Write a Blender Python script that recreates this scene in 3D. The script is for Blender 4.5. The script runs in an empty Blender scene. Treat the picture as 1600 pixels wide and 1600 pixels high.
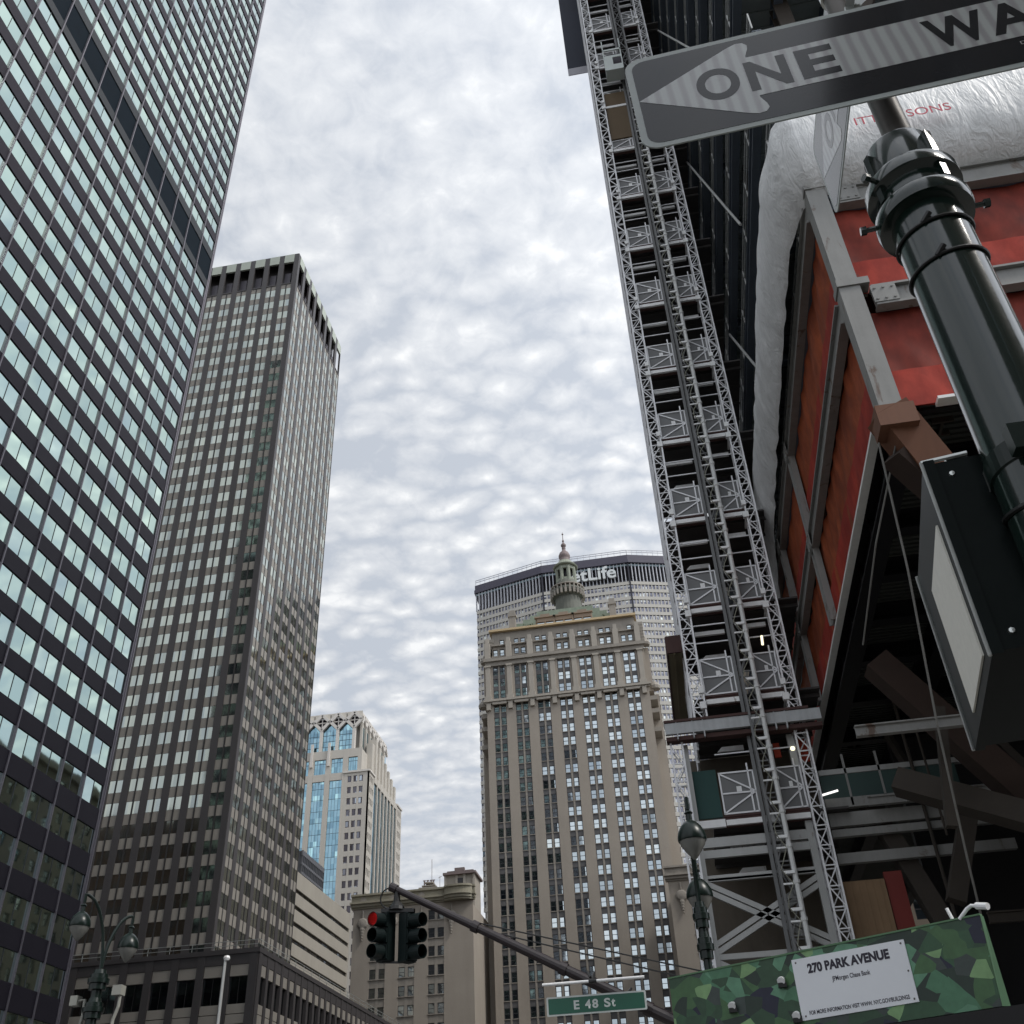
import bpy, math, random
import numpy as np
from mathutils import Vector, Matrix

random.seed(7)
S = bpy.context.scene
C = S.collection
R = math.radians
NYCAM = Vector((0, 0, 1.65))

# ------------------------------------------------------------------ camera
PIT, ROL, YAW = R(35.809), R(-2.925), R(8.196)
fw = Vector((-math.sin(YAW) * math.cos(PIT), math.cos(YAW) * math.cos(PIT), math.sin(PIT)))
r0 = Vector((math.cos(YAW), math.sin(YAW), 0))
u0 = r0.cross(fw)
cr = math.cos(ROL) * r0 + math.sin(ROL) * u0
cu = -math.sin(ROL) * r0 + math.cos(ROL) * u0
cam_d = bpy.data.cameras.new("camera")
cam = bpy.data.objects.new("camera", cam_d)
C.objects.link(cam)
cam.matrix_world = Matrix(((cr.x, cu.x, -fw.x, 0), (cr.y, cu.y, -fw.y, 0), (cr.z, cu.z, -fw.z, 1.65), (0, 0, 0, 1)))
cam_d.sensor_width = 36
cam_d.lens = 1555.94 / 1600 * 36
cam_d.clip_start = 0.05
cam_d.clip_end = 9000
S.camera = cam

# ------------------------------------------------------------------ sky, sun, exposure
SUN_EL, SUN_AZ = R(50), R(108)          # azimuth measured from +Y towards +X
W = bpy.data.worlds.new("World")
S.world = W
W.use_nodes = True
wt = W.node_tree
wt.nodes.clear()


def N(t, typ, **kw):
    n = t.nodes.new(typ)
    for k, v in kw.items():
        if k.startswith("i_"):
            n.inputs[k[2:]].default_value = v
        else:
            setattr(n, k, v)
    return n


def L(t, a, b):
    t.links.new(a, b)


def math_(t, op, a, b=None, clamp=False):
    n = t.nodes.new("ShaderNodeMath")
    n.operation = op
    n.use_clamp = clamp
    for i, v in enumerate((a, b)):
        if v is None:
            continue
        if isinstance(v, (int, float)):
            n.inputs[i].default_value = v
        else:
            t.links.new(v, n.inputs[i])
    return n.outputs[0]


def vmath(t, op, a, b=None):
    n = t.nodes.new("ShaderNodeVectorMath")
    n.operation = op
    for i, v in enumerate((a, b)):
        if v is None:
            continue
        if isinstance(v, (tuple, list)):
            n.inputs[i].default_value = v
        elif isinstance(v, (int, float)):
            n.inputs["Scale"].default_value = v
        else:
            t.links.new(v, n.inputs[i])
    return n.outputs[0]


def ramp(t, fac, stops):
    n = t.nodes.new("ShaderNodeValToRGB")
    e = n.color_ramp.elements
    while len(e) < len(stops):
        e.new(0.5)
    for el, (p, c) in zip(e, stops):
        el.position = p
        el.color = (*c, 1) if len(c) == 3 else c
    t.links.new(fac, n.inputs[0])
    return n.outputs[0]


def mixc(t, fac, a, b, mode="MIX"):
    n = t.nodes.new("ShaderNodeMix")
    n.data_type = "RGBA"
    n.blend_type = mode
    for s, v in ((n.inputs[0], fac), (n.inputs[6], a), (n.inputs[7], b)):
        if isinstance(v, (int, float)):
            s.default_value = v
        elif isinstance(v, (tuple, list)):
            s.default_value = (*v, 1)
        else:
            t.links.new(v, s)
    return n.outputs[2]


def noise(t, vec, scale, detail=4, rough=0.55, dist=0.0):
    n = t.nodes.new("ShaderNodeTexNoise")
    n.inputs["Scale"].default_value = scale
    n.inputs["Detail"].default_value = detail
    n.inputs["Roughness"].default_value = rough
    n.inputs["Distortion"].default_value = dist
    t.links.new(vec, n.inputs["Vector"])
    return n.outputs[0]


tc = N(wt, "ShaderNodeTexCoord")
sky = N(wt, "ShaderNodeTexSky", sky_type="NISHITA", sun_disc=False, sun_elevation=SUN_EL, sun_rotation=SUN_AZ)
sep = N(wt, "ShaderNodeSeparateXYZ")
L(wt, tc.outputs["Generated"], sep.inputs[0])
zz = math_(wt, "ADD", math_(wt, "MAXIMUM", sep.outputs[2], 0.0), 0.16)
comb = N(wt, "ShaderNodeCombineXYZ")
L(wt, math_(wt, "DIVIDE", sep.outputs[0], zz), comb.inputs[0])
L(wt, math_(wt, "DIVIDE", sep.outputs[1], zz), comb.inputs[1])
P = comb.outputs[0]
big = noise(wt, P, 2.4, 4, 0.55, 0.2)
mid = noise(wt, P, 10.0, 9, 0.62, 0.5)
warp = N(wt, "ShaderNodeTexNoise")
warp.inputs["Scale"].default_value = 7.0
warp.inputs["Detail"].default_value = 5
L(wt, P, warp.inputs["Vector"])
wv = vmath(wt, "ADD", P, vmath(wt, "SCALE", vmath(wt, "SUBTRACT", warp.outputs[1], (0.5, 0.5, 0.5)), 0.10))
mp = N(wt, "ShaderNodeMapping")
mp.inputs["Rotation"].default_value = (0, 0, R(24))
mp.inputs["Scale"].default_value = (0.75, 1.25, 1)
L(wt, wv, mp.inputs["Vector"])
vor = N(wt, "ShaderNodeTexVoronoi", feature="SMOOTH_F1")
vor.inputs["Scale"].default_value = 23.0
vor.inputs["Smoothness"].default_value = 0.22
L(wt, mp.outputs[0], vor.inputs["Vector"])
cell = math_(wt, "SUBTRACT", 1.0, math_(wt, "MULTIPLY", vor.outputs["Distance"], 1.35))
# the small ripples live nearer the horizon, the sheet overhead is smooth and wispy
ripmask = ramp(wt, sep.outputs[2], [(0.28, (0.45,) * 3), (0.40, (1,) * 3), (0.66, (0.95,) * 3), (0.80, (0.4,) * 3)])
s1 = math_(wt, "ADD", math_(wt, "MULTIPLY", big, 0.55), math_(wt, "MULTIPLY", mid, 0.66))
fin = noise(wt, P, 34.0, 7, 0.6, 0.6)
s1 = math_(wt, "ADD", s1, math_(wt, "MULTIPLY", math_(wt, "SUBTRACT", fin, 0.5), 0.38))
s2 = math_(wt, "MULTIPLY", math_(wt, "MULTIPLY", math_(wt, "SUBTRACT", cell, 0.50), 0.42), ripmask)
dens = math_(wt, "ADD", s1, s2)
cloud = ramp(wt, dens, [(0.38, (4.55, 4.85, 5.3)), (0.54, (5.15, 5.4, 5.8)), (0.66, (5.85, 6.05, 6.35)), (0.80, (7.3, 7.4, 7.5))])
cover = ramp(wt, dens, [(0.38, (0.88,) * 3), (0.54, (0.99,) * 3)])
skyc = vmath(wt, "MULTIPLY", sky.outputs[0], (1.25, 1.25, 1.25))
col = mixc(wt, cover, skyc, cloud)
# the overcast is brightest round the veiled sun and overhead
sv = Vector((math.sin(SUN_AZ) * 0.94, math.cos(SUN_AZ) * 0.94, 0.34))
dt = N(wt, "ShaderNodeVectorMath", operation="DOT_PRODUCT")
L(wt, tc.outputs["Generated"], dt.inputs[0])
dt.inputs[1].default_value = sv
hb = math_(wt, "POWER", math_(wt, "ADD", math_(wt, "MULTIPLY", dt.outputs["Value"], 0.5), 0.5, True), 3.0)
gain = math_(wt, "ADD", math_(wt, "MULTIPLY", hb, 1.3), 0.87)
vsc = N(wt, "ShaderNodeVectorMath", operation="SCALE")
L(wt, col, vsc.inputs[0]); L(wt, gain, vsc.inputs["Scale"])
col = vsc.outputs[0]
bg = N(wt, "ShaderNodeBackground")
bg.inputs[1].default_value = 0.1
L(wt, col, bg.inputs[0])
out = N(wt, "ShaderNodeOutputWorld")
L(wt, bg.outputs[0], out.inputs[0])

sd = bpy.data.lights.new("sun", "SUN")
sd.energy = 1.4
sd.angle = R(14)
sd.color = (1.0, 0.95, 0.88)
sun = bpy.data.objects.new("sun", sd)
C.objects.link(sun)
sdir = Vector((math.sin(SUN_AZ) * math.cos(SUN_EL), math.cos(SUN_AZ) * math.cos(SUN_EL), math.sin(SUN_EL)))
sun.rotation_euler = sdir.to_track_quat("Z", "Y").to_euler()

vs = S.view_settings
vs.view_transform = "Standard"
vs.look = "None"
vs.exposure = 0.5
vs.gamma = 1.0
S.cycles.max_bounces = 7
S.cycles.diffuse_bounces = 3
S.cycles.glossy_bounces = 4
S.cycles.caustics_reflective = False
S.cycles.caustics_refractive = False


# ------------------------------------------------------------------ materials
def new_mat(name):
    m = bpy.data.materials.new(name)
    m.use_nodes = True
    t = m.node_tree
    b = t.nodes["Principled BSDF"]
    return m, t, b


def mat(name, col, rough=0.7, metal=0.0, var=0.18, scale=0.6, streak=0.0, bump=0.0, bscale=12.0, spec=0.5, coat=0.0, fine=0.0, rust=None, rcut=0.62, rscale=1.2):
    """A worn, slightly uneven surface: broad stains, vertical streaks and fine grain."""
    m, t, b = new_mat(name)
    geo = N(t, "ShaderNodeNewGeometry")
    p = geo.outputs["Position"]
    n1 = noise(t, p, scale, 5, 0.6, 0.3)
    f = math_(t, "ADD", math_(t, "MULTIPLY", math_(t, "SUBTRACT", n1, 0.5), 2 * var), 1.0)
    if streak:
        mpn = N(t, "ShaderNodeMapping")
        mpn.inputs["Scale"].default_value = (1, 1, 0.08)
        L(t, p, mpn.inputs["Vector"])
        n2 = noise(t, mpn.outputs[0], scale * 4, 4, 0.6)
        f = math_(t, "ADD", f, math_(t, "MULTIPLY", math_(t, "SUBTRACT", n2, 0.5), 2 * streak))
    if fine:
        n3 = noise(t, p, scale * 30, 3, 0.7)
        f = math_(t, "ADD", f, math_(t, "MULTIPLY", math_(t, "SUBTRACT", n3, 0.5), 2 * fine))
    c = vmath(t, "SCALE", tuple(col), 1.0)
    vn = c.node
    vn.inputs[0].default_value = col
    L(t, f, vn.inputs["Scale"])
    if rust:
        mr = N(t, "ShaderNodeMapping")
        mr.inputs["Scale"].default_value = (1, 1, 0.35)
        L(t, p, mr.inputs["Vector"])
        nr = noise(t, mr.outputs[0], rscale, 8, 0.68, 0.6)
        c = mixc(t, ramp(t, nr, [(rcut, (0, 0, 0)), (rcut + 0.07, (0.85,) * 3)]), c, rust)
    L(t, c, b.inputs["Base Color"])
    b.inputs["Roughness"].default_value = rough
    b.inputs["Metallic"].default_value = metal
    b.inputs["Specular IOR Level"].default_value = spec
    if coat:
        b.inputs["Coat Weight"].default_value = coat
        b.inputs["Coat Roughness"].default_value = 0.08
    if bump:
        bn = noise(t, p, bscale, 4, 0.6)
        bp = N(t, "ShaderNodeBump")
        bp.inputs["Strength"].default_value = bump
        bp.inputs["Distance"].default_value = 0.05
        L(t, bn, bp.inputs["Height"])
        L(t, bp.outputs[0], b.inputs["Normal"])
    return m


def glass(name, stops, org, cell, rough=0.04, tilt=0.03, wave=0.01, wscale=0.5):
    """Coated window glass: mirrors the sky, every pane tinted and tilted a little on its own."""
    m, t, b = new_mat(name)
    geo = N(t, "ShaderNodeNewGeometry")
    k = vmath(t, "FLOOR", vmath(t, "DIVIDE", vmath(t, "SUBTRACT", geo.outputs["Position"], org), cell))
    wn = N(t, "ShaderNodeTexWhiteNoise", noise_dimensions="3D")
    L(t, k, wn.inputs["Vector"])
    L(t, ramp(t, wn.outputs[0], stops), b.inputs["Base Color"])
    b.inputs["Metallic"].default_value = 1.0
    b.inputs["Roughness"].default_value = rough
    nz = N(t, "ShaderNodeTexNoise")
    nz.inputs["Scale"].default_value = wscale
    nz.inputs["Detail"].default_value = 2
    L(t, geo.outputs["Position"], nz.inputs["Vector"])
    d1 = vmath(t, "SCALE", vmath(t, "SUBTRACT", wn.outputs[1], (0.5, 0.5, 0.5)), tilt)
    d2 = vmath(t, "SCALE", vmath(t, "SUBTRACT", nz.outputs[1], (0.5, 0.5, 0.5)), wave)
    nn = vmath(t, "NORMALIZE", vmath(t, "ADD", geo.outputs["Normal"], vmath(t, "ADD", d1, d2)))
    L(t, nn, b.inputs["Normal"])
    return m


def emit(name, col, s):
    m, t, b = new_mat(name)
    b.inputs["Base Color"].default_value = (*col, 1)
    b.inputs["Emission Color"].default_value = (*col, 1)
    b.inputs["Emission Strength"].default_value = s
    return m


# ------------------------------------------------------------------ mesh builder
class MB:
    def __init__(s):
        s.v, s.f, s.m = [], [], []

    def poly(s, pts, mi=0):
        k = len(s.v)
        s.v.extend([tuple(p) for p in pts])
        s.f.append(tuple(range(k, k + len(pts))))
        s.m.append(mi)

    def hexa(s, p, mi=0):
        """8 points: bottom ring 0-3, top ring 4-7."""
        k = len(s.v)
        s.v.extend([tuple(q) for q in p])
        for a in ((3, 2, 1, 0), (4, 5, 6, 7), (0, 1, 5, 4), (1, 2, 6, 5), (2, 3, 7, 6), (3, 0, 4, 7)):
            s.f.append(tuple(k + i for i in a))
            s.m.append(mi)

    def box(s, x0, x1, y0, y1, z0, z1, mi=0):
        s.hexa([(x0, y0, z0), (x1, y0, z0), (x1, y1, z0), (x0, y1, z0), (x0, y0, z1), (x1, y0, z1), (x1, y1, z1), (x0, y1, z1)], mi)

    def bar(s, a, b, r=0.05, n=4, mi=0, r2=None, up=None, caps=True):
        a, b = Vector(a), Vector(b)
        d = b - a
        if d.length < 1e-6:
            return
        d.normalize()
        h = Vector(up) if up else (Vector((0, 0, 1)) if abs(d.z) < 0.9 else Vector((1, 0, 0)))
        x = d.cross(h).normalized()
        y = x.cross(d)
        r2 = r if r2 is None else r2
        k = len(s.v)
        o = math.pi / n
        for c, rr in ((a, r), (b, r2)):
            for i in range(n):
                t = 2 * math.pi * i / n + o
                q = rr / math.cos(math.pi / n) if n == 4 else rr
                s.v.append(tuple(c + x * (math.cos(t) * q) + y * (math.sin(t) * q)))
        for i in range(n):
            j = (i + 1) % n
            s.f.append((k + i, k + j, k + n + j, k + n + i))
            s.m.append(mi)
        if caps:
            s.f.append(tuple(k + i for i in range(n - 1, -1, -1)))
            s.f.append(tuple(k + n + i for i in range(n)))
            s.m += [mi, mi]

    def beam(s, a, b, w, h, mi=0, up=(0, 0, 1)):
        """rectangular section beam from a to b, w sideways, h along 'up'."""
        a, b = Vector(a), Vector(b)
        d = (b - a).normalized()
        x = d.cross(Vector(up)).normalized()
        y = x.cross(d)
        p = []
        for c in (a, b):
            for sx, sy in ((-1, -1), (1, -1), (1, 1), (-1, 1)):
                p.append(c + x * (sx * w / 2) + y * (sy * h / 2))
        s.hexa(p, mi)

    def ibeam(s, a, b, w, h, t=0.08, mi=0, up=(0, 0, 1)):
        a, b = Vector(a), Vector(b)
        d = (b - a).normalized()
        x = d.cross(Vector(up)).normalized()
        y = x.cross(d)
        for o in (-1, 1):
            s.beam(a + y * o * (h / 2 - t / 2), b + y * o * (h / 2 - t / 2), w, t, mi, up)
        s.beam(a, b, t, h - 2 * t - 0.004, mi, up)

    def tube(s, pts, r, n=8, mi=0):
        pts = [Vector(p) for p in pts]
        k = len(s.v)
        d0 = (pts[1] - pts[0]).normalized()
        x = d0.orthogonal().normalized()
        m = len(pts)
        for i, p in enumerate(pts):
            d = (pts[min(i + 1, m - 1)] - pts[max(i - 1, 0)]).normalized()
            x = (x - d * x.dot(d)).normalized()
            y = d.cross(x)
            for q in range(n):
                t = 2 * math.pi * q / n
                s.v.append(tuple(p + x * (r * math.cos(t)) + y * (r * math.sin(t))))
        for i in range(m - 1):
            for q in range(n):
                w = (q + 1) % n
                s.f.append((k + i * n + q, k + i * n + w, k + (i + 1) * n + w, k + (i + 1) * n + q))
                s.m.append(mi)
        s.f.append(tuple(k + q for q in range(n - 1, -1, -1)))
        s.f.append(tuple(k + (m - 1) * n + q for q in range(n)))
        s.m += [mi, mi]

    def lathe(s, c, prof, n=20, mi=0, axis=(0, 0, 1), phase=0.0):
        ax = Vector(axis).normalized()
        h = Vector((1, 0, 0)) if abs(ax.x) < 0.9 else Vector((0, 1, 0))
        x = ax.cross(h).normalized()
        y = ax.cross(x)
        c = Vector(c)
        k = len(s.v)
        for r, z in prof:
            for i in range(n):
                t = 2 * math.pi * i / n + phase
                s.v.append(tuple(c + ax * z + x * (r * math.cos(t)) + y * (r * math.sin(t))))
        for j in range(len(prof) - 1):
            for i in range(n):
                q = (i + 1) % n
                s.f.append((k + j * n + i, k + j * n + q, k + (j + 1) * n + q, k + (j + 1) * n + i))
                s.m.append(mi)
        if prof[0][0] > 1e-4:
            s.f.append(tuple(k + i for i in range(n - 1, -1, -1)))
            s.m.append(mi)
        if prof[-1][0] > 1e-4:
            s.f.append(tuple(k + (len(prof) - 1) * n + i for i in range(n)))
            s.m.append(mi)

    def mesh(s, name, mats, smooth=False):
        me = bpy.data.meshes.new(name)
        me.from_pydata(s.v, [], s.f)
        for m in mats if isinstance(mats, (list, tuple)) else [mats]:
            me.materials.append(m)
        me.polygons.foreach_set("material_index", s.m)
        if smooth:
            me.polygons.foreach_set("use_smooth", [True] * len(s.f))
        me.update()
        if smooth:
            me.set_sharp_from_angle(angle=0.65)
        return me

    def build(s, name, mats, parent=None, kind=None, label=None, smooth=False):
        o = bpy.data.objects.new(name, s.mesh(name, mats, smooth))
        C.objects.link(o)
        if parent is not None:
            attach(o, parent)
        if kind:
            o["kind"] = kind
        if label:
            o["label"] = label
        return o


def build_each(mb, name, mats, parent=None, smooth=False):
    """every loose piece of mb becomes a part of its own."""
    par = list(range(len(mb.v)))

    def find(i):
        while par[i] != i:
            par[i] = par[par[i]]
            i = par[i]
        return i
    for f in mb.f:
        for i in f[1:]:
            par[find(i)] = find(f[0])
    groups = {}
    for f, m in zip(mb.f, mb.m):
        groups.setdefault(find(f[0]), []).append((f, m))
    for fs in groups.values():
        o = MB()
        ids = {}
        for f, m in fs:
            for i in f:
                if i not in ids:
                    ids[i] = len(o.v)
                    o.v.append(mb.v[i])
            o.f.append(tuple(ids[i] for i in f))
            o.m.append(m)
        o.build(name, mats, parent, smooth=smooth)


def wloc(o):
    """where o's own axes sit: a thing's Empty carries a location, parts keep world axes."""
    return Vector(o.location) if o.parent is None else Vector((0, 0, 0))


def attach(o, parent):
    o.parent = parent
    o.matrix_parent_inverse = Matrix.Translation(-wloc(parent))


def tag(o, label, cat, group=None, kind=None):
    o["label"] = label
    o["category"] = cat
    if group:
        o["group"] = group
    if kind:
        o["kind"] = kind
    return o


def thing(name, loc, label, cat, group=None):
    o = bpy.data.objects.new(name, None)
    C.objects.link(o)
    o.location = loc
    o.empty_display_size = 0.3
    return tag(o, label, cat, group)


def structure(name, mb, mats):
    o = mb.build(name, mats)
    o["kind"] = "structure"
    return o


def rot_copy(src, parent, M):
    """a copy of part src (mesh shared) placed by M under parent, with copies of its sub-parts."""
    c = src.copy()
    C.objects.link(c)
    c.parent = parent
    c.matrix_parent_inverse = Matrix.Translation(-wloc(parent))
    c.matrix_basis = M
    for ch in src.children:
        d = ch.copy()
        C.objects.link(d)
        d.parent = c
    return c


# a facade: origin at a corner, n its outward normal, u runs along it so that u x n = up
class Fac:
    def __init__(s, ox, oy, n):
        s.o = Vector((ox, oy, 0))
        s.n = Vector((n[0], n[1], 0)).normalized()
        s.u = Vector((s.n.y, -s.n.x, 0))

    def p(s, u, z, d=0.0):
        return s.o + s.u * u + s.n * d + Vector((0, 0, z))

    def box(s, mb, u0, u1, z0, z1, d0, d1, mi=0):
        mb.hexa([s.p(u0, z0, d0), s.p(u1, z0, d0), s.p(u1, z0, d1), s.p(u0, z0, d1),
                 s.p(u0, z1, d0), s.p(u1, z1, d0), s.p(u1, z1, d1), s.p(u0, z1, d1)], mi)

    def quad(s, mb, u0, u1, z0, z1, d, mi=0):
        mb.poly([s.p(u0, z0, d), s.p(u0, z1, d), s.p(u1, z1, d), s.p(u1, z0, d)], mi)

    def M(s, u, z, d):
        o = s.p(u, z, d)
        return Matrix(((s.u.x, s.n.x, 0, o.x), (s.u.y, s.n.y, 0, o.y), (0, 0, 1, o.z), (0, 0, 0, 1)))


def project(p):
    q = Vector(p) - NYCAM
    d = q.dot(fw)
    if d <= 0.1:
        return None
    return 800 + 1555.94 * q.dot(cr) / d, 800 - 1555.94 * q.dot(cu) / d


def seen_area(fac, u0, u1, z0, z1, d):
    mid_ = fac.p((u0 + u1) / 2, (z0 + z1) / 2, d)
    if (NYCAM - mid_).dot(fac.n) <= 0:
        return 0
    ps = [project(fac.p(a, b, d)) for a, b in ((u0, z0), (u1, z0), (u1, z1), (u0, z1))]
    if any(q is None for q in ps):
        return 0
    if not all(0 <= q[0] <= 1600 and 0 <= q[1] <= 1600 for q in ps):
        return 0
    A = 0
    for i in range(4):
        a, b = ps[i], ps[(i + 1) % 4]
        A += a[0] * b[1] - b[0] * a[1]
    return abs(A) / 2


def compact(mb):
    o = MB()
    ids = {}
    for f, m in zip(mb.f, mb.m):
        for i in f:
            if i not in ids:
                ids[i] = len(o.v)
                o.v.append(mb.v[i])
        o.f.append(tuple(ids[i] for i in f))
        o.m.append(m)
    return o


def windows(root, rects, maker, mats, name="window", cap=100, hide=None):
    """rects: (fac,u0,u1,z0,z1,d). The largest in view become parts of their own; the rest one 'stuff' part."""
    sc = []
    for r in rects:
        a = seen_area(*r)
        if a and hide:
            q = project(r[0].p((r[1] + r[2]) / 2, (r[3] + r[4]) / 2, r[5]))
            if hide(*q):
                a = 0
        sc.append(a)
    order = sorted(range(len(rects)), key=lambda i: -sc[i])
    pick = set(i for i in order[:cap] if sc[i] > 0)
    cache = {}
    rest = MB()
    for i, (fac, u0, u1, z0, z1, d) in enumerate(rects):
        w, h = u1 - u0, z1 - z0
        if i in pick:
            key = (round(w, 3), round(h, 3))
            if key not in cache:
                mb = MB()
                maker(mb, Matrix.Identity(4), w, h)
                if 1 in mb.m:          # frame, with its panes as a sub-part
                    fr, pn = MB(), MB()
                    fr.v, pn.v = mb.v, list(mb.v)
                    for f, m in zip(mb.f, mb.m):
                        q = fr if m == 1 else pn
                        q.f.append(f)
                        q.m.append(0)
                    o = compact(fr).build(name, mats[1], root)
                    p = compact(pn).build("pane", mats[0])
                    p.parent = o
                else:
                    o = mb.build(name, mats, root)
                cache[key] = o
                o.matrix_basis = fac.M(u0, z0, d)
            else:
                rot_copy(cache[key], root, fac.M(u0, z0, d))
        else:
            maker(rest, fac.M(u0, z0, d), w, h)
    if rest.f:
        rest.build(name, mats, root, kind="stuff")


def lbox(mb, M, x0, x1, y0, y1, z0, z1, mi=0):
    mb.hexa([M @ Vector(p) for p in ((x0, y0, z0), (x1, y0, z0), (x1, y1, z0), (x0, y1, z0), (x0, y0, z1), (x1, y0, z1), (x1, y1, z1), (x0, y1, z1))], mi)


def lquad(mb, M, x0, x1, z0, z1, y, mi=0):
    mb.poly([M @ Vector(p) for p in ((x0, y, z0), (x0, y, z1), (x1, y, z1), (x1, y, z0))], mi)


def plain_pane(mb, M, w, h):
    lquad(mb, M, 0, w, 0, h, 0.0, 0)


def pair_pane(mb, M, w, h):
    g = 0.06
    lquad(mb, M, 0, w / 2 - g / 2, 0, h, 0.0, 0)
    lquad(mb, M, w / 2 + g / 2, w, 0, h, 0.0, 0)
    lbox(mb, M, w / 2 - g / 2, w / 2 + g / 2, -0.05, 0.03, 0, h, 1)


def sash(mb, M, w, h):
    """double-hung: dark frame, two sashes, the upper one proud of the lower."""
    f = 0.09
    lbox(mb, M, 0, f, -0.08, 0.06, 0, h, 1)
    lbox(mb, M, w - f, w, -0.08, 0.06, 0, h, 1)
    lbox(mb, M, f, w - f, -0.08, 0.06, h - f, h, 1)
    lbox(mb, M, f, w - f, -0.08, 0.09, 0, f * 0.8, 1)
    lbox(mb, M, f, w - f, -0.08, 0.05, h * 0.48, h * 0.48 + 0.08, 1)
    lquad(mb, M, f, w - f, f * 0.8, h * 0.48, -0.03, 0)
    lquad(mb, M, f, w - f, h * 0.48 + 0.08, h - f, 0.0, 0)


def text_mesh(body, size, M, material, name, parent=None, ext=0.002, align="LEFT", sx=1.0, bold=0.0):
    cu_ = bpy.data.curves.new(name, "FONT")
    cu_.body = body
    cu_.size = size
    cu_.extrude = ext
    cu_.offset = bold
    cu_.align_x = align
    tmp = bpy.data.objects.new(name, cu_)
    C.objects.link(tmp)
    bpy.context.view_layer.update()
    me = bpy.data.meshes.new_from_object(tmp.evaluated_get(bpy.context.evaluated_depsgraph_get()))
    bpy.data.objects.remove(tmp)
    me.transform(Matrix.Diagonal((sx, 1, 1, 1)))
    me.transform(M)
    me.materials.clear()
    me.materials.append(material)
    o = bpy.data.objects.new(name, me)
    C.objects.link(o)
    if parent is not None:
        attach(o, parent)
    return o


def fit_text(body, T, a0, a1, b0, b1, material, name, parent, ext=.0006, bold=0.0, thick=0.0):
    cu_ = bpy.data.curves.new(name, "FONT")
    cu_.body, cu_.size, cu_.extrude, cu_.offset = body, 1.0, thick, bold
    tmp = bpy.data.objects.new(name, cu_); C.objects.link(tmp)
    bpy.context.view_layer.update()
    me = bpy.data.meshes.new_from_object(tmp.evaluated_get(bpy.context.evaluated_depsgraph_get()))
    bpy.data.objects.remove(tmp)
    xs = [v.co.x for v in me.vertices]; ys = [v.co.y for v in me.vertices]
    sx, sy = (a1 - a0) / (max(xs) - min(xs)), (b1 - b0) / (max(ys) - min(ys))
    for v in me.vertices:
        v.co = T @ Vector((a0 + (v.co.x - min(xs)) * sx, b0 + (v.co.y - min(ys)) * sy, ext + v.co.z))
    me.materials.clear(); me.materials.append(material)
    o = bpy.data.objects.new(name, me); C.objects.link(o)
    attach(o, parent)
    return o


# ------------------------------------------------------------------ ground, roads, pavements
M_asph = mat("asphalt", (0.05, 0.05, 0.052), 0.9, var=0.25, scale=0.8, fine=0.2)
M_pave = mat("paving", (0.28, 0.27, 0.25), 0.85, var=0.2, scale=0.5, fine=0.1)
M_line = mat("road_paint", (0.7, 0.7, 0.68), 0.7, var=0.15)
M_ground = mat("ground", (0.16, 0.155, 0.15), 0.9, var=0.2, scale=0.05)
g = MB(); g.box(-3000, 3000, -3000, 3000, -0.5, 0.0); structure("ground", g, M_ground)
g = MB()
g.poly([(-40, -400, .004), (-3.5, -400, .004), (-3.5, 260, .004), (-40, 260, .004)])
structure("avenue_road", g, M_asph)
g = MB()
for xa, xb in ((-300, -40), (-3.5, 300)):
    g.poly([(xa, 5.5, .004), (xb, 5.5, .004), (xb, 12.0, .004), (xa, 12.0, .004)])
structure("cross_street_road", g, M_asph)
g = MB()
for i in range(16):
    x = -39 + i * 2.25
    g.poly([(x, 12.6, .008), (x + .6, 12.6, .008), (x + .6, 16, .008), (x, 16, .008)])
for i in range(20):
    y = -60 - i * 6
    g.poly([(-31, y, .008), (-30.85, y, .008), (-30.85, y + 3, .008), (-31, y + 3, .008)])
for i in range(40):
    y = 20 + i * 6
    g.poly([(-12, y, .008), (-11.85, y, .008), (-11.85, y + 3, .008), (-12, y + 3, .008)])
structure("road_markings", g, M_line)
g = MB()
g.box(-3.5, 60, -300, 5.4, 0, .15); g.box(-3.5, 60, 12.1, 300, 0, .15)
g.box(-300, -40, -300, 5.4, 0, .15); g.box(-300, -40, 12.1, 300, 0, .15)
g.box(-24.5, -18.5, -300, 3, 0, .15); g.box(-24.5, -18.5, 18, 215, 0, .15)
structure("pavement", g, M_pave)

# ------------------------------------------------------------------ A  dark and green glass tower on the left
X0, Y0 = -50.0, 80.3
root = thing("glass_tower", (-72, 50, 0), "tall curtain wall tower with pale green glass, dark bands and thin silver mullions", "office tower")
M_dark = mat("dark_spandrel", (0.027, 0.023, 0.033), 0.55, var=0.12, scale=0.3, spec=0.16)
M_alu = mat("mullion_metal", (0.20, 0.185, 0.21), 0.45, metal=0.4, var=0.15, scale=0.4, streak=0.1)
M_joint = mat("pane_joint", (0.05, 0.055, 0.06), 0.5)
M_gstrip = mat("grey_band", (0.045, 0.05, 0.056), 0.6, var=0.1, spec=.2)
M_louv = mat("louvre_dark", (0.010, 0.017, 0.025), 0.75, var=0.2, spec=.05)
BAY = 3.51
M_gg = glass("green_glass", [(0.0, (0.38, 0.485, 0.455)), (0.3, (0.43, 0.55, 0.495)), (0.6, (0.45, 0.575, 0.51)), (0.85, (0.40, 0.50, 0.49)), (1.0, (0.49, 0.615, 0.55))],
             (X0, Y0, 33.62 - 1.5), (400, -BAY / 2, 3.69), 0.03, 0.035, 0.012, 0.35)
fl = [14.2, 18.17, 21.9, 25.75, 29.7] + [33.62 + 3.69 * j for j in range(19)]
fl2 = [108.97 + 3.6 * j for j in range(26)]
H = 2.14
body = MB()
body.box(-95.3, X0 - .32, 18.3, Y0 - .32, 0, 205)
body.build("core_wall", [M_dark], root)
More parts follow.
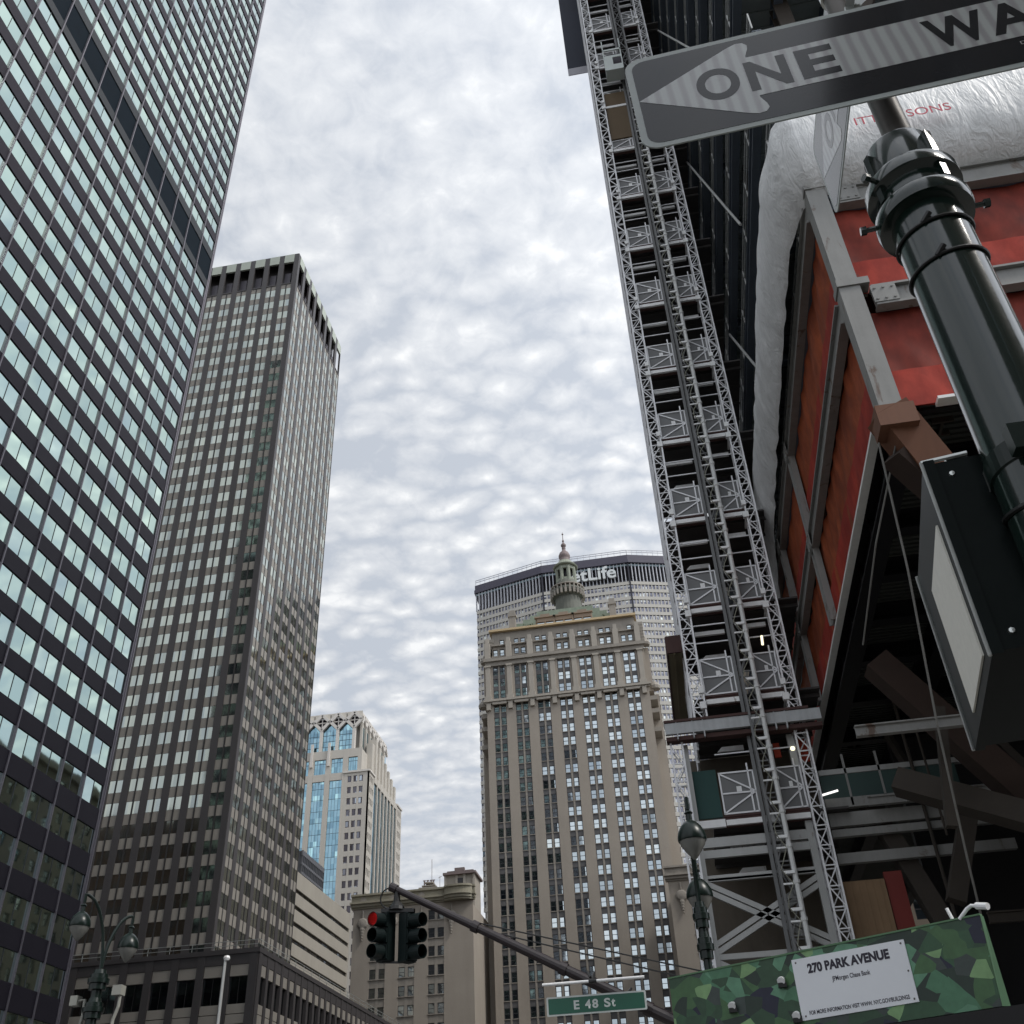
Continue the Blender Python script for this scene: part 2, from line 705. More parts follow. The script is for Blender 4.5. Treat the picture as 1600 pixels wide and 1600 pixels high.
facW = Fac(X0, Y0, (1, 0))
facS = Fac(-95.5, Y0, (0, 1))
rects, sp, caps_ = [], MB(), []
for fac, nb in ((facW, 17), (facS, 12)):
    bay = BAY if fac is facW else 45.5 / 12
    Lf = nb * bay
    zs = [0.0, 10.0]
    for z in fl + fl2:
        if z == fl2[0]:
            pass
        zs += [z, z + H]
    edges = [(10.0, fl[0])]
    allz = fl + fl2
    for a, b in zip(allz[:-1], allz[1:]):
        if a == fl[-1]:
            continue
        edges.append((a + H, b))
    edges.append((allz[-1] + H, 205))
    for a, b in edges:
        fac.box(sp, -.02, Lf, a, b, -.3, 0.0, 0)
    # mechanical storey: grey strips either side of a dark louvred band
    za, zb = fl[-1] + H, fl2[0]
    fac.box(sp, -.02, Lf, za, za + 1.25, -.3, 0.03, 1)
    fac.box(sp, -.02, Lf, za + 1.25, zb - 1.45, -.3, -.06, 2)
    fac.box(sp, -.02, Lf, zb - 1.45, zb, -.3, 0.02, 1)
    for k in range(nb):
        for z in allz:
            rects.append((fac, k * bay + .06, (k + 1) * bay - .06, z, z + H, -.1))
sp.build("spandrel_bands", [M_dark, M_gstrip, M_louv], root)
windows(root, rects, pair_pane, [M_gg, M_joint])
for k in range(0, 18):
    mb = MB()
    facW.box(mb, k * BAY - .06, k * BAY + .06, 9, 205, -.28, .11)
    if k == 0:
        facW.box(mb, -.42, -.30, 9, 205, -.9, -.5)
    mb.build("mullion", [M_alu], root)
mb = MB()
for k in range(1, 13):
    facS.box(mb, k * 45.5 / 12 - .05, k * 45.5 / 12 + .05, 9, 205, -.28, .2)
mb.build("rear_mullions", [M_alu], root)
mb = MB()   # panelled corner return with open notches
for z in fl + fl2:
    mb.box(X0 - .75, X0 - .12, Y0 + .02, Y0 + .34, z - 1.0, z + 1.55)
mb.build("corner_panel", [mat("corner_panel_metal", (0.30, 0.33, 0.32), 0.45, metal=.3, var=.15)], root)
mb = MB()
mb.box(-95, -50.5, 18.6, Y0 - .8, 0, 9.5)
facW.box(mb, 0, 17 * BAY, 9.2, 10.2, -.4, .1)
mb.build("lobby_storey", [M_dark], root)

# ------------------------------------------------------------------ B  brown tower with podium
XB, YB = -63.6, 135.0
root = thing("brown_tower", (-90, 160, 0), "dark brown office tower with paired window strips above a low podium", "office tower")
M_br = mat("brown_pier", (0.044, 0.039, 0.040), 0.5, var=0.15, scale=0.2, streak=0.12, spec=.6)
M_tan = mat("tan_panel", (0.265, 0.245, 0.215), 0.55, var=0.16, scale=0.25, streak=0.08)
M_bj = mat("black_joint", (0.02, 0.018, 0.018), 0.5)
M_pale = mat("pale_parapet", (0.42, 0.46, 0.40), 0.6, var=.1)
M_bg = glass("brown_tower_glass", [(0.0, (0.36, 0.39, 0.37)), (0.2, (0.43, 0.46, 0.41)), (0.55, (0.48, 0.51, 0.45)), (0.85, (0.42, 0.46, 0.44)), (1.0, (0.58, 0.61, 0.54))],
              (XB + .5, YB + .5, 72.16 - 1.6), (1.11, 1.23, 3.56), 0.07, 0.018, 0.008)
TOP = 177.4
body = MB()
body.box(-125.7, XB - .35, YB + .35, 164.1, 30.9, TOP - 9.5)
body.box(-124.5, XB - 1.9, YB + 1.9, 164.1, TOP - 9.5, TOP - .6)
body.box(-125.6, XB - .3, YB + .3, 164.1, TOP - .59, TOP - .2)
body.build("core_wall", [M_br], root)
fN = Fac(XB, YB, (0, -1))
fW = Fac(XB, 164.4, (1, 0))
piers, tanp, win = MB(), MB(), []
zf = [72.16 + 3.56 * k for k in range(-11, 27)]
for fac, bay, nb, u00, wstrip, Lf in ((fN, 3.34, 18, 1.0, 1.0, 62.0), (fW, 3.69, 8, .55, 1.15, 29.4)):
    # solid corner strips and wide piers between the pairs
    us = []
    pd = .07 if fac is fN else .05
    for k in range(nb):
        if fac is fN:
            a = u00 + bay * k
        else:
            a = Lf - (1.0 + bay * k) - 2 * wstrip - .2 + 0.1
        us.append((a, a + wstrip, a + wstrip + .2, a + 2 * wstrip + .2))
    us.sort()
    cur = 0.0
    for a, b, c, d in us:
        fac.box(piers, cur, a, 31, TOP, -.35, pd, 0)
        fac.box(piers, b, c, 31, TOP - 9.4, -.35, .05 if fac is fN else .02, 1)
        cur = d
    fac.box(piers, cur, Lf, 31, TOP, -.35, pd, 0)
    for a, b, c, d in us:
        for z in zf:
            if z < 31.5:
                continue
            for p0, p1 in ((a, b), (c, d)):
                win.append((fac, p0 + .03, p1 - .03, z, z + 1.9, -.04 if fac is fN else -.03))
                fac.box(tanp, p0 + .02, p1 - .02, z + 1.94, z + 3.52, -.35, -.02, 0)
        fac.box(piers, a, d, TOP - 2.5, TOP, -.35, .1, 2)      # pale top band
        fac.box(piers, a, d, TOP - 9.5, TOP - 9.2, -1.6, .1, 0)
        fac.box(piers, a + .9, d, TOP - 9.2, TOP - 4.6, -1.5, -1.2, 3)
piers.build("piers", [M_br, M_bj, M_pale, mat("grille_purple", (0.12, 0.11, 0.13), .5)], root)
tanp.build("spandrel_panels", [M_tan], root)
windows(root, win, plain_pane, [M_bg], hide=lambda x, y: x < 418 - .2015 * y or (y > 1480 and x < 420))
# podium
XP, YP, ZP = -51.5, 122.5, 31.0
pm = MB()
pm.box(-125, XP - .4, YP + .4, 205, 0, ZP - .3)
pN, pW = Fac(XP, YP, (0, -1)), Fac(XP, 205, (1, 0))
pm.box(-125, XP + .25, YP - .25, 205, ZP - .55, ZP)
pods, ptan, pwin = MB(), MB(), []
for fac, Lf, bay, w in ((pN, 73.5, 3.34, 2.4), (pW, 82.5, 2.45, 1.75)):
    nb = int(Lf / bay)
    cur = 0
    st = 1.0
    span = []
    for k in range(nb):
        a = st + k * bay if fac is pN else Lf - 1.0 - (k + 1) * bay + (bay - w)
        span.append((a, a + w))
    span.sort()
    for a, b in span:
        fac.box(pods, cur, a, 0, ZP - .56, -.4, .18)
        cur = b
        fac.box(pods, a, b, ZP - 1.75, ZP - .56, -.4, .12)
        z = ZP - 1.75
        for hh, two in ((1.35, 0), (3.0, None), (2.2, 1), (3.2, None), (2.2, 1), (3.4, None), (2.2, 1), (3.6, None)):
            z1 = z - hh
            if two is None:
                pwin.append((fac, a + .05, b - .05, z1 + .02, z - .02, -.25))
            else:
                if two:
                    fac.box(ptan, a + .05, b - .05, z1 + .04, (z + z1) / 2 - .04, -.4, .06)
                    fac.box(ptan, a + .05, b - .05, (z + z1) / 2 + .04, z - .04, -.4, .06)
                else:
                    fac.box(ptan, a + .05, b - .05, z1 + .04, z - .04, -.4, .06)
            z = z1
    fac.box(pods, cur, Lf, 0, ZP - .56, -.4, .18)
pm.build("podium", [M_br], root)
pods.build("podium_piers", [M_br], root)
build_each(ptan, "podium_panel", [M_tan], root)
M_pg = glass("podium_glass", [(0, (0.05, 0.055, 0.06)), (.6, (0.10, 0.11, 0.115)), (1, (0.2, 0.22, 0.22))], (0, 0, 0), (1.67, 1.6, 3.3), .08, .05, .02)
windows(root, pwin, pair_pane, [M_pg, M_bj], name="podium_window")
mb = MB()
for z in (ZP + .45, ZP + .95):
    mb.bar((XP, YP, z), (-120, YP, z), .03); mb.bar((XP, YP, z), (XP, 200, z), .03)
for i in range(24):
    mb.bar((XP - i * 2.9, YP, ZP), (XP - i * 2.9, YP, ZP + 1), .03)
    mb.bar((XP, YP + i * 3.2, ZP), (XP, YP + i * 3.2, ZP + 1), .03)
mb.build("railing", [mat("rail_steel", (.4, .42, .4), .45, metal=.5)], root)

# ------------------------------------------------------------------ C, D  striped block and the dark box behind it
root = thing("striped_building", (-88, 190, 0), "beige building with long horizontal ribbon windows behind the brown tower", "office building")
M_bg2 = mat("beige_stone", (0.33, 0.305, 0.26), .75, var=.12, scale=.2, streak=.1)
M_rib = glass("ribbon_glass", [(0, (.05, .05, .055)), (.5, (.12, .12, .12)), (.8, (.3, .3, .3)), (1, (.08, .07, .09))], (0, 0, 0), (50, 1.3, 2.8), .1, .08)
f = Fac(-68, 207.6, (1, 0)); f2 = Fac(-68, 168, (0, -1))
mb = MB(); mb.box(-110, -68.4, 168.4, 207.5, 0, 56)
mb.build("core_wall", [M_bg2], root)
band, rw = MB(), []
z = 56.25
k = 0
while z > 4:
    h = 2.95 if k == 0 else 2.05
    for ff, Lf in ((f, 39.6), (f2, 42)):
        ff.box(band, 0, Lf, z - h, z, -.4, 0)
    z -= h
    for i in range(13):
        rw.append((f, .1 + i * 3.03, .1 + (i + 1) * 3.03 - .08, z - .76, z, -.3))
    z -= .76
    k += 1
f.box(band, 0, .5, 0, 56.2, -.4, -.01)
band.build("stone_bands", [M_bg2], root)
windows(root, rw, pair_pane, [M_rib, M_bj], name="ribbon_window")
root = thing("grid_building", (-100, 216, 0), "small dark grey gridded block rising above the striped building", "office building")
mb = MB(); mb.box(-120, -80.2, 209.2, 223.2, 0, 71)
mb.build("core_wall", [mat("slate_wall", (.07, .075, .085), .6)], root)
gr, gw = MB(), []
f = Fac(-80, 223.4, (1, 0))
for i in range(15):
    f.box(gr, i * 1.0 - .06 + .1, i * 1.0 + .16, 20, 71.1, -.25, .1)
for j in range(26):
    f.box(gr, 0, 14.4, 20 + j * 2.0, 20.5 + j * 2.0 + (.5 if j > 24 else 0), -.25, .06)
for i in range(14):
    for j in range(25):
        gw.append((f, i + .2, i + 1.0, 20.55 + 2 * j, 21.95 + 2 * j, -.1))
gr.build("grid_frame", [mat("slate_grid", (.13, .135, .15), .6)], root)
windows(root, gw, plain_pane, [glass("slate_glass", [(0, (.1, .11, .13)), (1, (.25, .27, .3))], (0, 0, 0), (50, 1, 2), .1, .06)])

# ------------------------------------------------------------------ E  white tower with diamond crown
root = thing("diamond_top_tower", (-112, 320, 0), "white stone tower with blue glass bays and a crown of diamond openings", "office tower")
M_wh = mat("white_stone", (0.50, 0.47, 0.42), .75, var=.08, scale=.12, streak=.05)
M_wh2 = mat("pale_stone_trim", (0.60, 0.57, 0.53), .7, var=.06)
M_blue = glass("blue_glass", [(0, (.20, .34, .42)), (.3, (.28, .46, .55)), (.6, (.34, .52, .60)), (.85, (.24, .38, .46)), (1, (.55, .85, .88))], (-200, 300, 0), (1.05, 1.05, 1.85), .05, .08)
M_sm = glass("small_window_glass", [(0, (.05, .045, .05)), (.5, (.10, .09, .10)), (.85, (.2, .2, .22)), (1, (.5, .55, .6))], (0, 0, 0), (1.9, 1.9, 3.7), .1, .08)
Yn = 300.0
mb = MB()
mb.box(-131, -94.9, Yn + .5, 339.5, 0, 124.3)
mb.box(-131, -97.2, Yn + .9, 335, 124, 133)
mb.build("core_wall", [M_wh], root)
fN, fW = Fac(-94.4, Yn, (0, -1)), Fac(-94.4, 340, (1, 0))
wl, sm, bl = MB(), [], []
zr = [123.85 - 3.7 * k for k in range(28)]
# corner pavilion on the north face, then glass bays
for fac, a0 in ((fN, 0.0), (fW, 34.0), (fW, 0.0)):
    wd = 8.6 if fac is fN else 6.0
    n3 = [(2.0, 3.3), (3.95, 5.25), (5.9, 7.2)] if fac is fN else [(1.1, 2.0), (2.6, 3.5), (4.1, 5.0)]
    edges = [0] + [e for p in n3 for e in p] + [wd]
    for i in range(0, len(edges), 2):
        fac.box(wl, a0 + edges[i], a0 + edges[i + 1], 0, 125.3, -.5, 0)
    for zt in zr:
        for p0, p1 in n3:
            fac.box(wl, a0 + p0, a0 + p1, zt, zt + 1.6, -.5, -.03)
            sm.append((fac, a0 + p0, a0 + p1, zt - 2.1, zt, -.3))
    fac.box(wl, a0 - .15, a0 + wd + .15, 124.9, 125.5, -.4, .35, 1)
for k in range(5):     # north glass bays
    a = 9.1 + k * 5.85
    fN.box(wl, a - 1.6 if k else 8.6, a, 0, 125.3, -.5, .12)
    bl.append((fN, a, a + 4.2, 2, 122.9, -.35))
    fN.box(wl, a, a + 4.2, 122.9, 125.3, -.5, .02)
    bl.append((fN, a + .1, a + 4.1, 125.3, 130.5, -.7))
    fN.box(wl, a + 4.1, a + 5.95, 125.3, 133.4, -.9, -.2)
    fN.box(wl, a, a + 4.1, 130.5, 133.4, -.9, -.25)
    fN.box(wl, a + 4.6, a + 5.4, 128, 136, -.2, .35, 1)
fN.box(wl, 2.8, 9.0, 130.5, 133.4, -.9, -.25); fN.box(wl, 7.4, 9.2, 125.3, 133.4, -.9, -.2); fN.box(wl, 2.8, 4.2, 125.3, 130.5, -.9, -.22)
bl.append((fN, 4.2, 7.4, 125.4, 130.5, -.7))
for k in range(7):     # west glass bays and the saw-tooth shoulders above
    a = 6.2 + k * 3.95
    fW.box(wl, a - .2, a + .7, 0, 125.3, -.5, .1)
    bl.append((fW, a + .7, a + 3.75, 2, 123.2, -.35))
    fW.box(wl, a + .7, a + 3.75, 123.2, 125.3, -.5, .02)
    zt = 129 + 1.35 * k
    fW.box(wl, a, a + 1.6, 125.3, zt + 2.2, -3.2, -.5)
    fW.box(wl, a + 1.6, a + 3.95, 125.3, zt, -3.2, -1.1)
wl.build("stone_wall", [M_wh, M_wh2], root)
windows(root, sm, plain_pane, [M_sm], hide=lambda x, y: y > 1390 + (x - 540) * .2)
bg_ = MB()
for k, r in enumerate(bl):
    mb = MB()
    fac, u0_, u1_, z0_, z1_, d_ = r
    fac.quad(mb, u0_, u1_, z0_, z1_, d_)
    zz_ = z0_
    while zz_ < z1_:
        fac.box(mb, u0_, u1_, zz_, zz_ + .12, d_ - .05, d_ + .06, 1)
        zz_ += 3.7
    for q in range(1, 4):
        uu = u0_ + (u1_ - u0_) * q / 4
        fac.box(mb, uu - .04, uu + .04, z0_, z1_, d_ - .05, d_ + .05, 1)
    mb.build("glass_bay", [M_blue, mat("bay_bar", (.10, .16, .2), .4) if k == 0 else bpy.data.materials["bay_bar"]], root)
# crown: pointed bays with a diamond opening above each pier
cr_ = MB()
cx = [-100.6 - 5.67 * k for k in range(6)]
yc = Yn + .9
cr_.box(-131, -98.9, yc + 3.0, 333, 133, 146.5)
for k, x in enumerate(cx):
    # piers between the pointed bays stand under each diamond
    xp = x
    cr_.box(xp - .45, xp + .45, yc - .3, yc + 1.2, 133.4, 141.2, 1)
    # diamond frame: four bars round an opening, with the cross inside
    r_, zc_ = 2.75, 143.9
    pts = [(x, zc_ + r_), (x + r_ * .98, zc_), (x, zc_ - r_), (x - r_ * .98, zc_)]
    for (xa, za), (xb, zb) in zip(pts, pts[1:] + pts[:1]):
        cr_.beam((xa, yc, za), (xb, yc, zb), 1.05, .8, 1, up=(0, 1, 0))
    cr_.box(x - .14, x + .14, yc + .1, yc + .4, zc_ - 1.7, zc_ + 1.7, 1)
    cr_.box(x - 1.7, x - .15, yc + .1, yc + .4, zc_ - .14, zc_ + .14, 1)
    cr_.box(x + .15, x + 1.7, yc + .1, yc + .4, zc_ - .14, zc_ + .14, 1)
    cr_.box(x - 1.6, x + 1.6, yc + 1.5, yc + 1.7, zc_ - 1.7, zc_ + 1.7, 2)
    # filling above, between the diamonds
    cr_.poly([(x, yc + .3, zc_ + r_), (x + r_ * .98, yc + .3, zc_), (x + r_ * .98, yc + .3, 147), (x, yc + .3, 147)], 0)
    cr_.poly([(x, yc + .3, zc_ + r_), (x, yc + .3, 147), (x - r_ * .98, yc + .3, 147), (x - r_ * .98, yc + .3, zc_)], 0)
cr_.box(-131, -98.75, yc + .35, yc + 2.9, 146.6, 147.1, 1)
cr_.box(-99.2, -98.4, yc + 1.3, 332, 146, 147.1, 1)
for k in range(7):
    y = yc + 2 + k * 4.4
    cr_.beam((-98.5, y, 143.2), (-98.5, y + 2.2, 146.4), .9, .6, 1, up=(1, 0, 0))
    cr_.beam((-98.5, y + 2.2, 146.4), (-98.5, y + 4.4, 143.2), .9, .6, 1, up=(1, 0, 0))
    cr_.box(-99, -98.2, y - .4, y + .4, 133, 143.2, 0)
cr_.build("crown", [M_wh, M_wh2, mat("crown_dark", (.03, .02, .035), .6)], root)
for k in range(6):
    x = cx[k] - 2.835
    mb = MB()
    xa, xb = x - 2.835 + .45, x + 2.835 - .45
    mb.poly([(xb, yc + .6, 133.4), (xa, yc + .6, 133.4), (xa, yc + .6, 141.3), (x, yc + .6, 143.7), (xb, yc + .6, 141.3)], 0)
    for q in range(1, 4):
        xx = xa + (xb - xa) * q / 4
        mb.box(xx - .05, xx + .05, yc + .5, yc + .62, 133.4, 141.2, 1)
    for zq in (135.2, 137.1, 139.2):
        mb.box(xa, xb, yc + .5, yc + .62, zq, zq + .12, 1)
    mb.build("pointed_window", [M_blue, bpy.data.materials["bay_bar"]], root)
mb = MB()
for k in range(7):
    y = yc + 2.5 + k * 4.4
    mb.poly([(-98.8, y, 133.3), (-98.8, y + 3.4, 133.3), (-98.8, y + 3.4, 142.6), (-98.8, y, 142.6)])
mb.build("side_glazing", [M_blue], root)

# ------------------------------------------------------------------ F  stone tower with cupola across the avenue, and its wings
AX = -21.6
M_brick = mat("buff_brick", (0.325, 0.288, 0.245), .85, var=.14, scale=.15, streak=.1, fine=.12)
M_stone = mat("carved_stone", (0.36, 0.33, 0.285), .8, var=.16, scale=.5, streak=.12)
M_ent = mat("weathered_stone", (0.28, 0.255, 0.222), .85, var=.22, scale=.6, streak=.15)
M_spn = mat("grey_spandrel", (0.10, 0.098, 0.10), .7, var=.15, scale=.4)
M_gold = mat("gilded_cornice", (0.50, 0.38, 0.22), .5, metal=.15, var=.2)
M_cop = mat("green_copper", (0.22, 0.26, 0.20), .75, var=.35, scale=.6, streak=.2)
M_copd = mat("dark_copper", (0.12, 0.125, 0.105), .75, var=.35, scale=.8)
M_rose = mat("rose_lead", (0.19, 0.15, 0.145), .7, var=.2)
M_frm = mat("window_frame", (0.055, 0.055, 0.06), .6)
M_hg = glass("sash_glass", [(0, (.20, .23, .25)), (.12, (.36, .41, .44)), (.5, (.46, .515, .54)), (1, (.58, .63, .64))], (-41.2, 235, 110.2 - .5), (2.88, 50, 3.57), .05, .06, .02)
root = thing("cupola_tower", (AX, 250, 0), "buff brick and stone tower topped by a green cupola, closing the avenue", "tower")
XL, XR, YH = -43.0, -1.0, 235.0
fH = Fac(XR, YH, (0, -1))           # u runs from the right corner to the left
body = MB()
body.box(XL + .45, XR - .45, YH + .45, 266, 0, 125.5)
body.box(XL - 2.3, XR + 2.3, YH + 6, 262, 0, 113)
body.box(XL - 1.2, XR + 1.2, YH + 3.5, 262, 113, 125.5)
body.build("core_wall", [M_brick], root)
wl, st, spm, wn = MB(), MB(), MB(), []
PX = [-41.2 + 5.76 * k for k in range(7)]     # left edge of each window pair
PW = 3.25
def U(x): return XR - x
cols = sorted([(U(x + PW), U(x)) for x in PX])
zwin = [110.2 - 3.57 * k for k in range(26)]
HW = 2.15
cur = 0
for a, b in cols:
    fH.box(wl, cur, a, 14, 112.6, -.5, 0)
    cur = b
    m = (a + b) / 2
    fH.box(spm, m - .22, m + .22, 14, 112.0, -.5, -.12, 1)
    for z in zwin:
        for p0, p1 in ((a, m - .22), (m + .22, b)):
            fH.box(spm, p0, p1, z - 3.57 + HW, z, -.5, -.2, 0)
            fH.box(spm, p0 - .02, p1 + .02, z - .16, z, -.3, -.05, 1)
            wn.append((fH, p0 + .08, p1 - .08, z, z + HW, -.32))
fH.box(wl, cur, U(XL), 14, 112.6, -.5, 0)
# colonnade: pilasters, three rows of sash windows, sill band and balustrade
fH.box(st, -.4, 42.4, 112.6, 113.0, -.5, .5)
fH.box(st, -.7, 42.7, 113.0, 113.6, -.5, .95)
cur = 0
for i, (a, b) in enumerate(cols):
    fH.box(wl, cur, a, 113.6, 123.4, -.5, -.05)
    cur = b
    m = (a + b) / 2
    fH.box(spm, m - .2, m + .2, 113.6, 123.4, -.5, -.15, 1)
    for z in (114.3, 117.6, 120.8):
        for p0, p1 in ((a, m - .2), (m + .2, b)):
            fH.box(spm, p0, p1, z + HW, z + (3.3 if z < 120 else 2.6), -.5, -.25, 0)
            wn.append((fH, p0 + .08, p1 - .08, z, z + HW, -.35))
    fH.box(spm, a, b, 113.6, 114.3, -.5, -.2, 0)
    fH.box(st, a - .2, b + .2, 112.2, 112.8, 0, .75)      # balcony under each pair
fH.box(wl, cur, 42, 113.6, 123.4, -.5, -.05)
ctr = [(cols[i][1] + cols[i + 1][0]) / 2 for i in range(6)] + [cols[0][0] - 1.25, cols[-1][1] + 1.25]
for c in ctr:
    fH.box(st, c - .62, c + .62, 114.6, 123.0, -.05, .55)
    fH.box(st, c - .85, c + .85, 123.0, 123.5, -.05, .75)
    fH.box(st, c - .9, c + .9, 113.6, 114.6, -.05, .9)
    fH.box(st, c - .55, c + .55, 110.8, 112.6, -.05, .7)
    fH.box(st, c - .7, c + .7, 125.5, 130.3, -.6, .45)
    fH.box(st, c - .45, c + .45, 130.3, 131.6, -.6, .35)
wl.build("brick_wall", [M_brick], root)
en = MB()
fH.box(en, -.1, 42.1, 123.4, 124.6, -.5, .35)
fH.box(en, -.5, 42.5, 124.6, 125.5, -.5, .9)
fA = Fac(XR - 1.7, YH + 1.2, (0, -1))
acur = 0
for z0, z1 in ((125.5, 126.9), (128.9, 130.3), (131.7, 134.0)):
    fA.box(en, 0, 38.6, z0, z1, -.6, 0)
for (z0, z1, hh) in ((126.9, 128.9, 0), (130.3, 131.7, 0)):
    cur = 0
    for i, (a, b) in enumerate(cols):
        a2, b2 = a - 1.7, b - 1.7
        fA.box(en, cur, max(a2 + .1, 0), z0, z1, -.6, 0)
        cur = b2 - .1
        m = (a2 + b2) / 2
        fA.box(en, m - .3, m + .3, z0, z1, -.6, 0)
        if i in (0, 6) and z0 > 130:
            fA.box(en, m + .3, cur, z0, z1, -.6, 0)
            wn.append((fA, max(a2 + .2, .1), m - .35, z0 + .05, z1 - .05, -.3))
            continue
        wn.append((fA, max(a2 + .15, .1), m - .35, z0 + .05, z1 - .05, -.3))
        wn.append((fA, m + .35, b2 - .15, z0 + .05, z1 - .05, -.3))
    fA.box(en, cur, 38.6, z0, z1, -.6, 0)
    for i, (a, b) in enumerate(cols):
        fA.box(en, a - 2, b - 1.4, z0 - .5, z0 - .15, 0, .55)
en.box(XL + 1.5, XR - 1.5, YH + 1.85, 264, 125.5, 134.3)
en.build("entablature", [M_ent], root)
st.build("carved_trim", [M_stone], root)
spm.build("window_spandrels", [M_spn, M_ent], root)
windows(root, wn, sash, [M_hg, M_frm], hide=lambda x, y: x > 1010 + .15 * (y - 950) or y > 1560)
mb = MB()
mb.box(XL + 1.0, XR - 1.0, YH + .2, 265, 134.0, 134.6)
mb.build("cornice", [M_gold], root)
# corner scrolls at the setbacks
mb = MB()
for sx, x in ((-1, XL), (1, XR)):
    for i in range(7):
        t = i / 6
        mb.box(min(x, x - sx * (1.6 * t)) - .5, max(x, x - sx * (1.6 * t)) + .5, YH + 1, YH + 3.2, 125.5 + t * 5.5, 126.6 + t * 5.5)
    mb.lathe((x + sx * .6, YH + 2, 125.4), [(1.1, 0), (1.3, .6), (.7, 1.6), (.3, 2.4), (0, 2.6)], 10)
    mb.lathe((x + sx * 1.6, YH + 4, 113.5), [(1.3, 0), (1.4, .8), (.9, 1.6), (0, 2.6)], 10)
    for z in (101, 106, 109.5):
        mb.box(x + (0 if sx > 0 else -1.8), x + (1.8 if sx > 0 else 0), YH + 1.2, YH + 6, z, z + 1.1)
mb.build("corner_ornament", [M_ent], root)
# roof stage
mb = MB()
for i in range(6):
    a = i / 5
    mb.box(AX - 17.5 + 9.5 * a, AX + 17.5 - 9.5 * a, YH + 5 + 4 * a, 262 - 6 * a, 134.5 + 1.5 * i, 136.1 + 1.5 * i)
mb.build("stepped_roof", [M_cop], root)
dm = MB()
dw = []
fD = Fac(AX + 7.9, YH + 3.4, (0, -1))
dm.box(AX - 7.8, AX + 7.8, YH + 3.8, YH + 10, 134.5, 138.6)
for k in range(3):
    a = .4 + 5.15 * k
    fD.box(dm, a - .4, a, 134.6, 138.2, -.5, .1)
    fD.box(dm, a, a + 4.6, 137.0, 138.2, -.5, .05)
    fD.box(dm, a, a + 4.6, 134.6, 135.0, -.5, .05)
    fD.box(dm, a + 2.1, a + 2.5, 135, 137, -.5, .02)
    fD.box(dm, a - .6, a + 5.2, 138.2, 138.6, -.5, .4)
    fD.box(dm, a + 1.0, a + 3.6, 138.6, 139.3, -.5, .2)
    dw += [(fD, a, a + 2.1, 135, 137, -.3), (fD, a + 2.5, a + 4.6, 135, 137, -.3)]
dm.build("dormer_wall", [mat("dormer_brick", (.26, .20, .15), .8, var=.2)], root)
windows(root, dw, sash, [M_hg, M_frm], name="dormer_window")
for x in (AX - 14.2, AX + 13.6):
    mb = MB()
    mb.box(x - .9, x + .9, YH + 3, YH + 4.6, 134.5, 140.0); mb.box(x - 1.15, x + 1.15, YH + 2.8, YH + 4.8, 139.6, 140.4)
    mb.box(x - .8, x + .8, YH + 3.1, YH + 4.5, 140.4, 141.6)
    mb.build("chimney", [M_ent], root)
mb = MB()
rng = random.Random(5)
for k in range(90):
    x = AX + rng.choice((-1, 1)) * rng.uniform(8.5, 14)
    c = Vector((x, YH + 3.4 + rng.uniform(0, 2), 135 + rng.uniform(0, 1.7)))
    for q in range(3):
        d = Vector((rng.uniform(-1, 1), rng.uniform(-1, 1), rng.uniform(-.6, 1))) * .5
        mb.poly([c, c + d, c + Vector((d.y, -d.x, d.z + .3)) * .8])
mb.build("terrace_shrubs", [mat("leaf", (.05, .085, .04), .8, var=.4)], root)
# cupola
cz = (AX + .9, 248.0, 0)
mb = MB()
k_ = 1.055                # the cupola stands behind the front wall
def ZZ(z): return 1.65 + (z - 1.65) * k_
mb.lathe(cz, [(4.0, 138), (3.7, ZZ(140.2)), (3.5, ZZ(140.9)), (4.5, ZZ(142.0)), (4.9, ZZ(142.6)), (4.9, ZZ(143.0)), (4.2, ZZ(143.5)), (3.4, ZZ(144.7)), (3.0, ZZ(146.2))], 24)
mb.build("cupola_base", [M_copd], root)
mb = MB()
for i in range(24):
    t = 2 * math.pi * i / 24
    c = Vector((cz[0] + 4.75 * math.cos(t), cz[1] + 4.75 * math.sin(t), ZZ(142.4)))
    mb.bar(c, c + Vector((0, 0, 1.5)), .22, 6)
    mb.bar(c + Vector((0, 0, -1.6)), c, .3, 4)
mb.lathe((cz[0], cz[1], ZZ(143.7)), [(4.5, 0), (5.0, .05), (5.0, .35), (4.5, .4)], 24)
mb.build("balustrade", [M_ent], root)
mb = MB()
for i in range(8):
    t = 2 * math.pi * (i + .5) / 8
    t2 = 2 * math.pi * (i + 1.5) / 8
    c = Vector((cz[0] + 2.75 * math.cos(t), cz[1] + 2.75 * math.sin(t), 0))
    mb.bar(c + Vector((0, 0, ZZ(145.4))), c + Vector((0, 0, ZZ(150.6))), .42, 8)
    c2 = Vector((cz[0] + 2.75 * math.cos(t2), cz[1] + 2.75 * math.sin(t2), 0))
    mb.beam((c + c2 * 0) + Vector((0, 0, ZZ(146.3))), c2 + Vector((0, 0, ZZ(146.3))), .5, 1.3)
    mb.beam(c + Vector((0, 0, ZZ(150.4))), c2 + Vector((0, 0, ZZ(150.4))), .6, 1.2)
    for q in (.18, .82):
        p = c.lerp(c2, q)
        mb.bar(p + Vector((0, 0, ZZ(146.5))), p + Vector((0, 0, ZZ(150))), .22, 6)
mb.lathe(cz, [(3.5, ZZ(150.9)), (3.7, ZZ(151.2)), (3.2, ZZ(151.8)), (2.4, ZZ(152.4)), (1.9, ZZ(153.2))], 24)
mb.build("lantern", [mat("lantern_copper", (.23, .25, .20), .75, var=.3, scale=.8)], root)
mb = MB()
mb.lathe(cz, [(1.7, ZZ(146)), (1.7, ZZ(150.5))], 12)
mb.build("lantern_core", [mat("lantern_dark", (.02, .02, .024), .5)], root)
mb = MB()
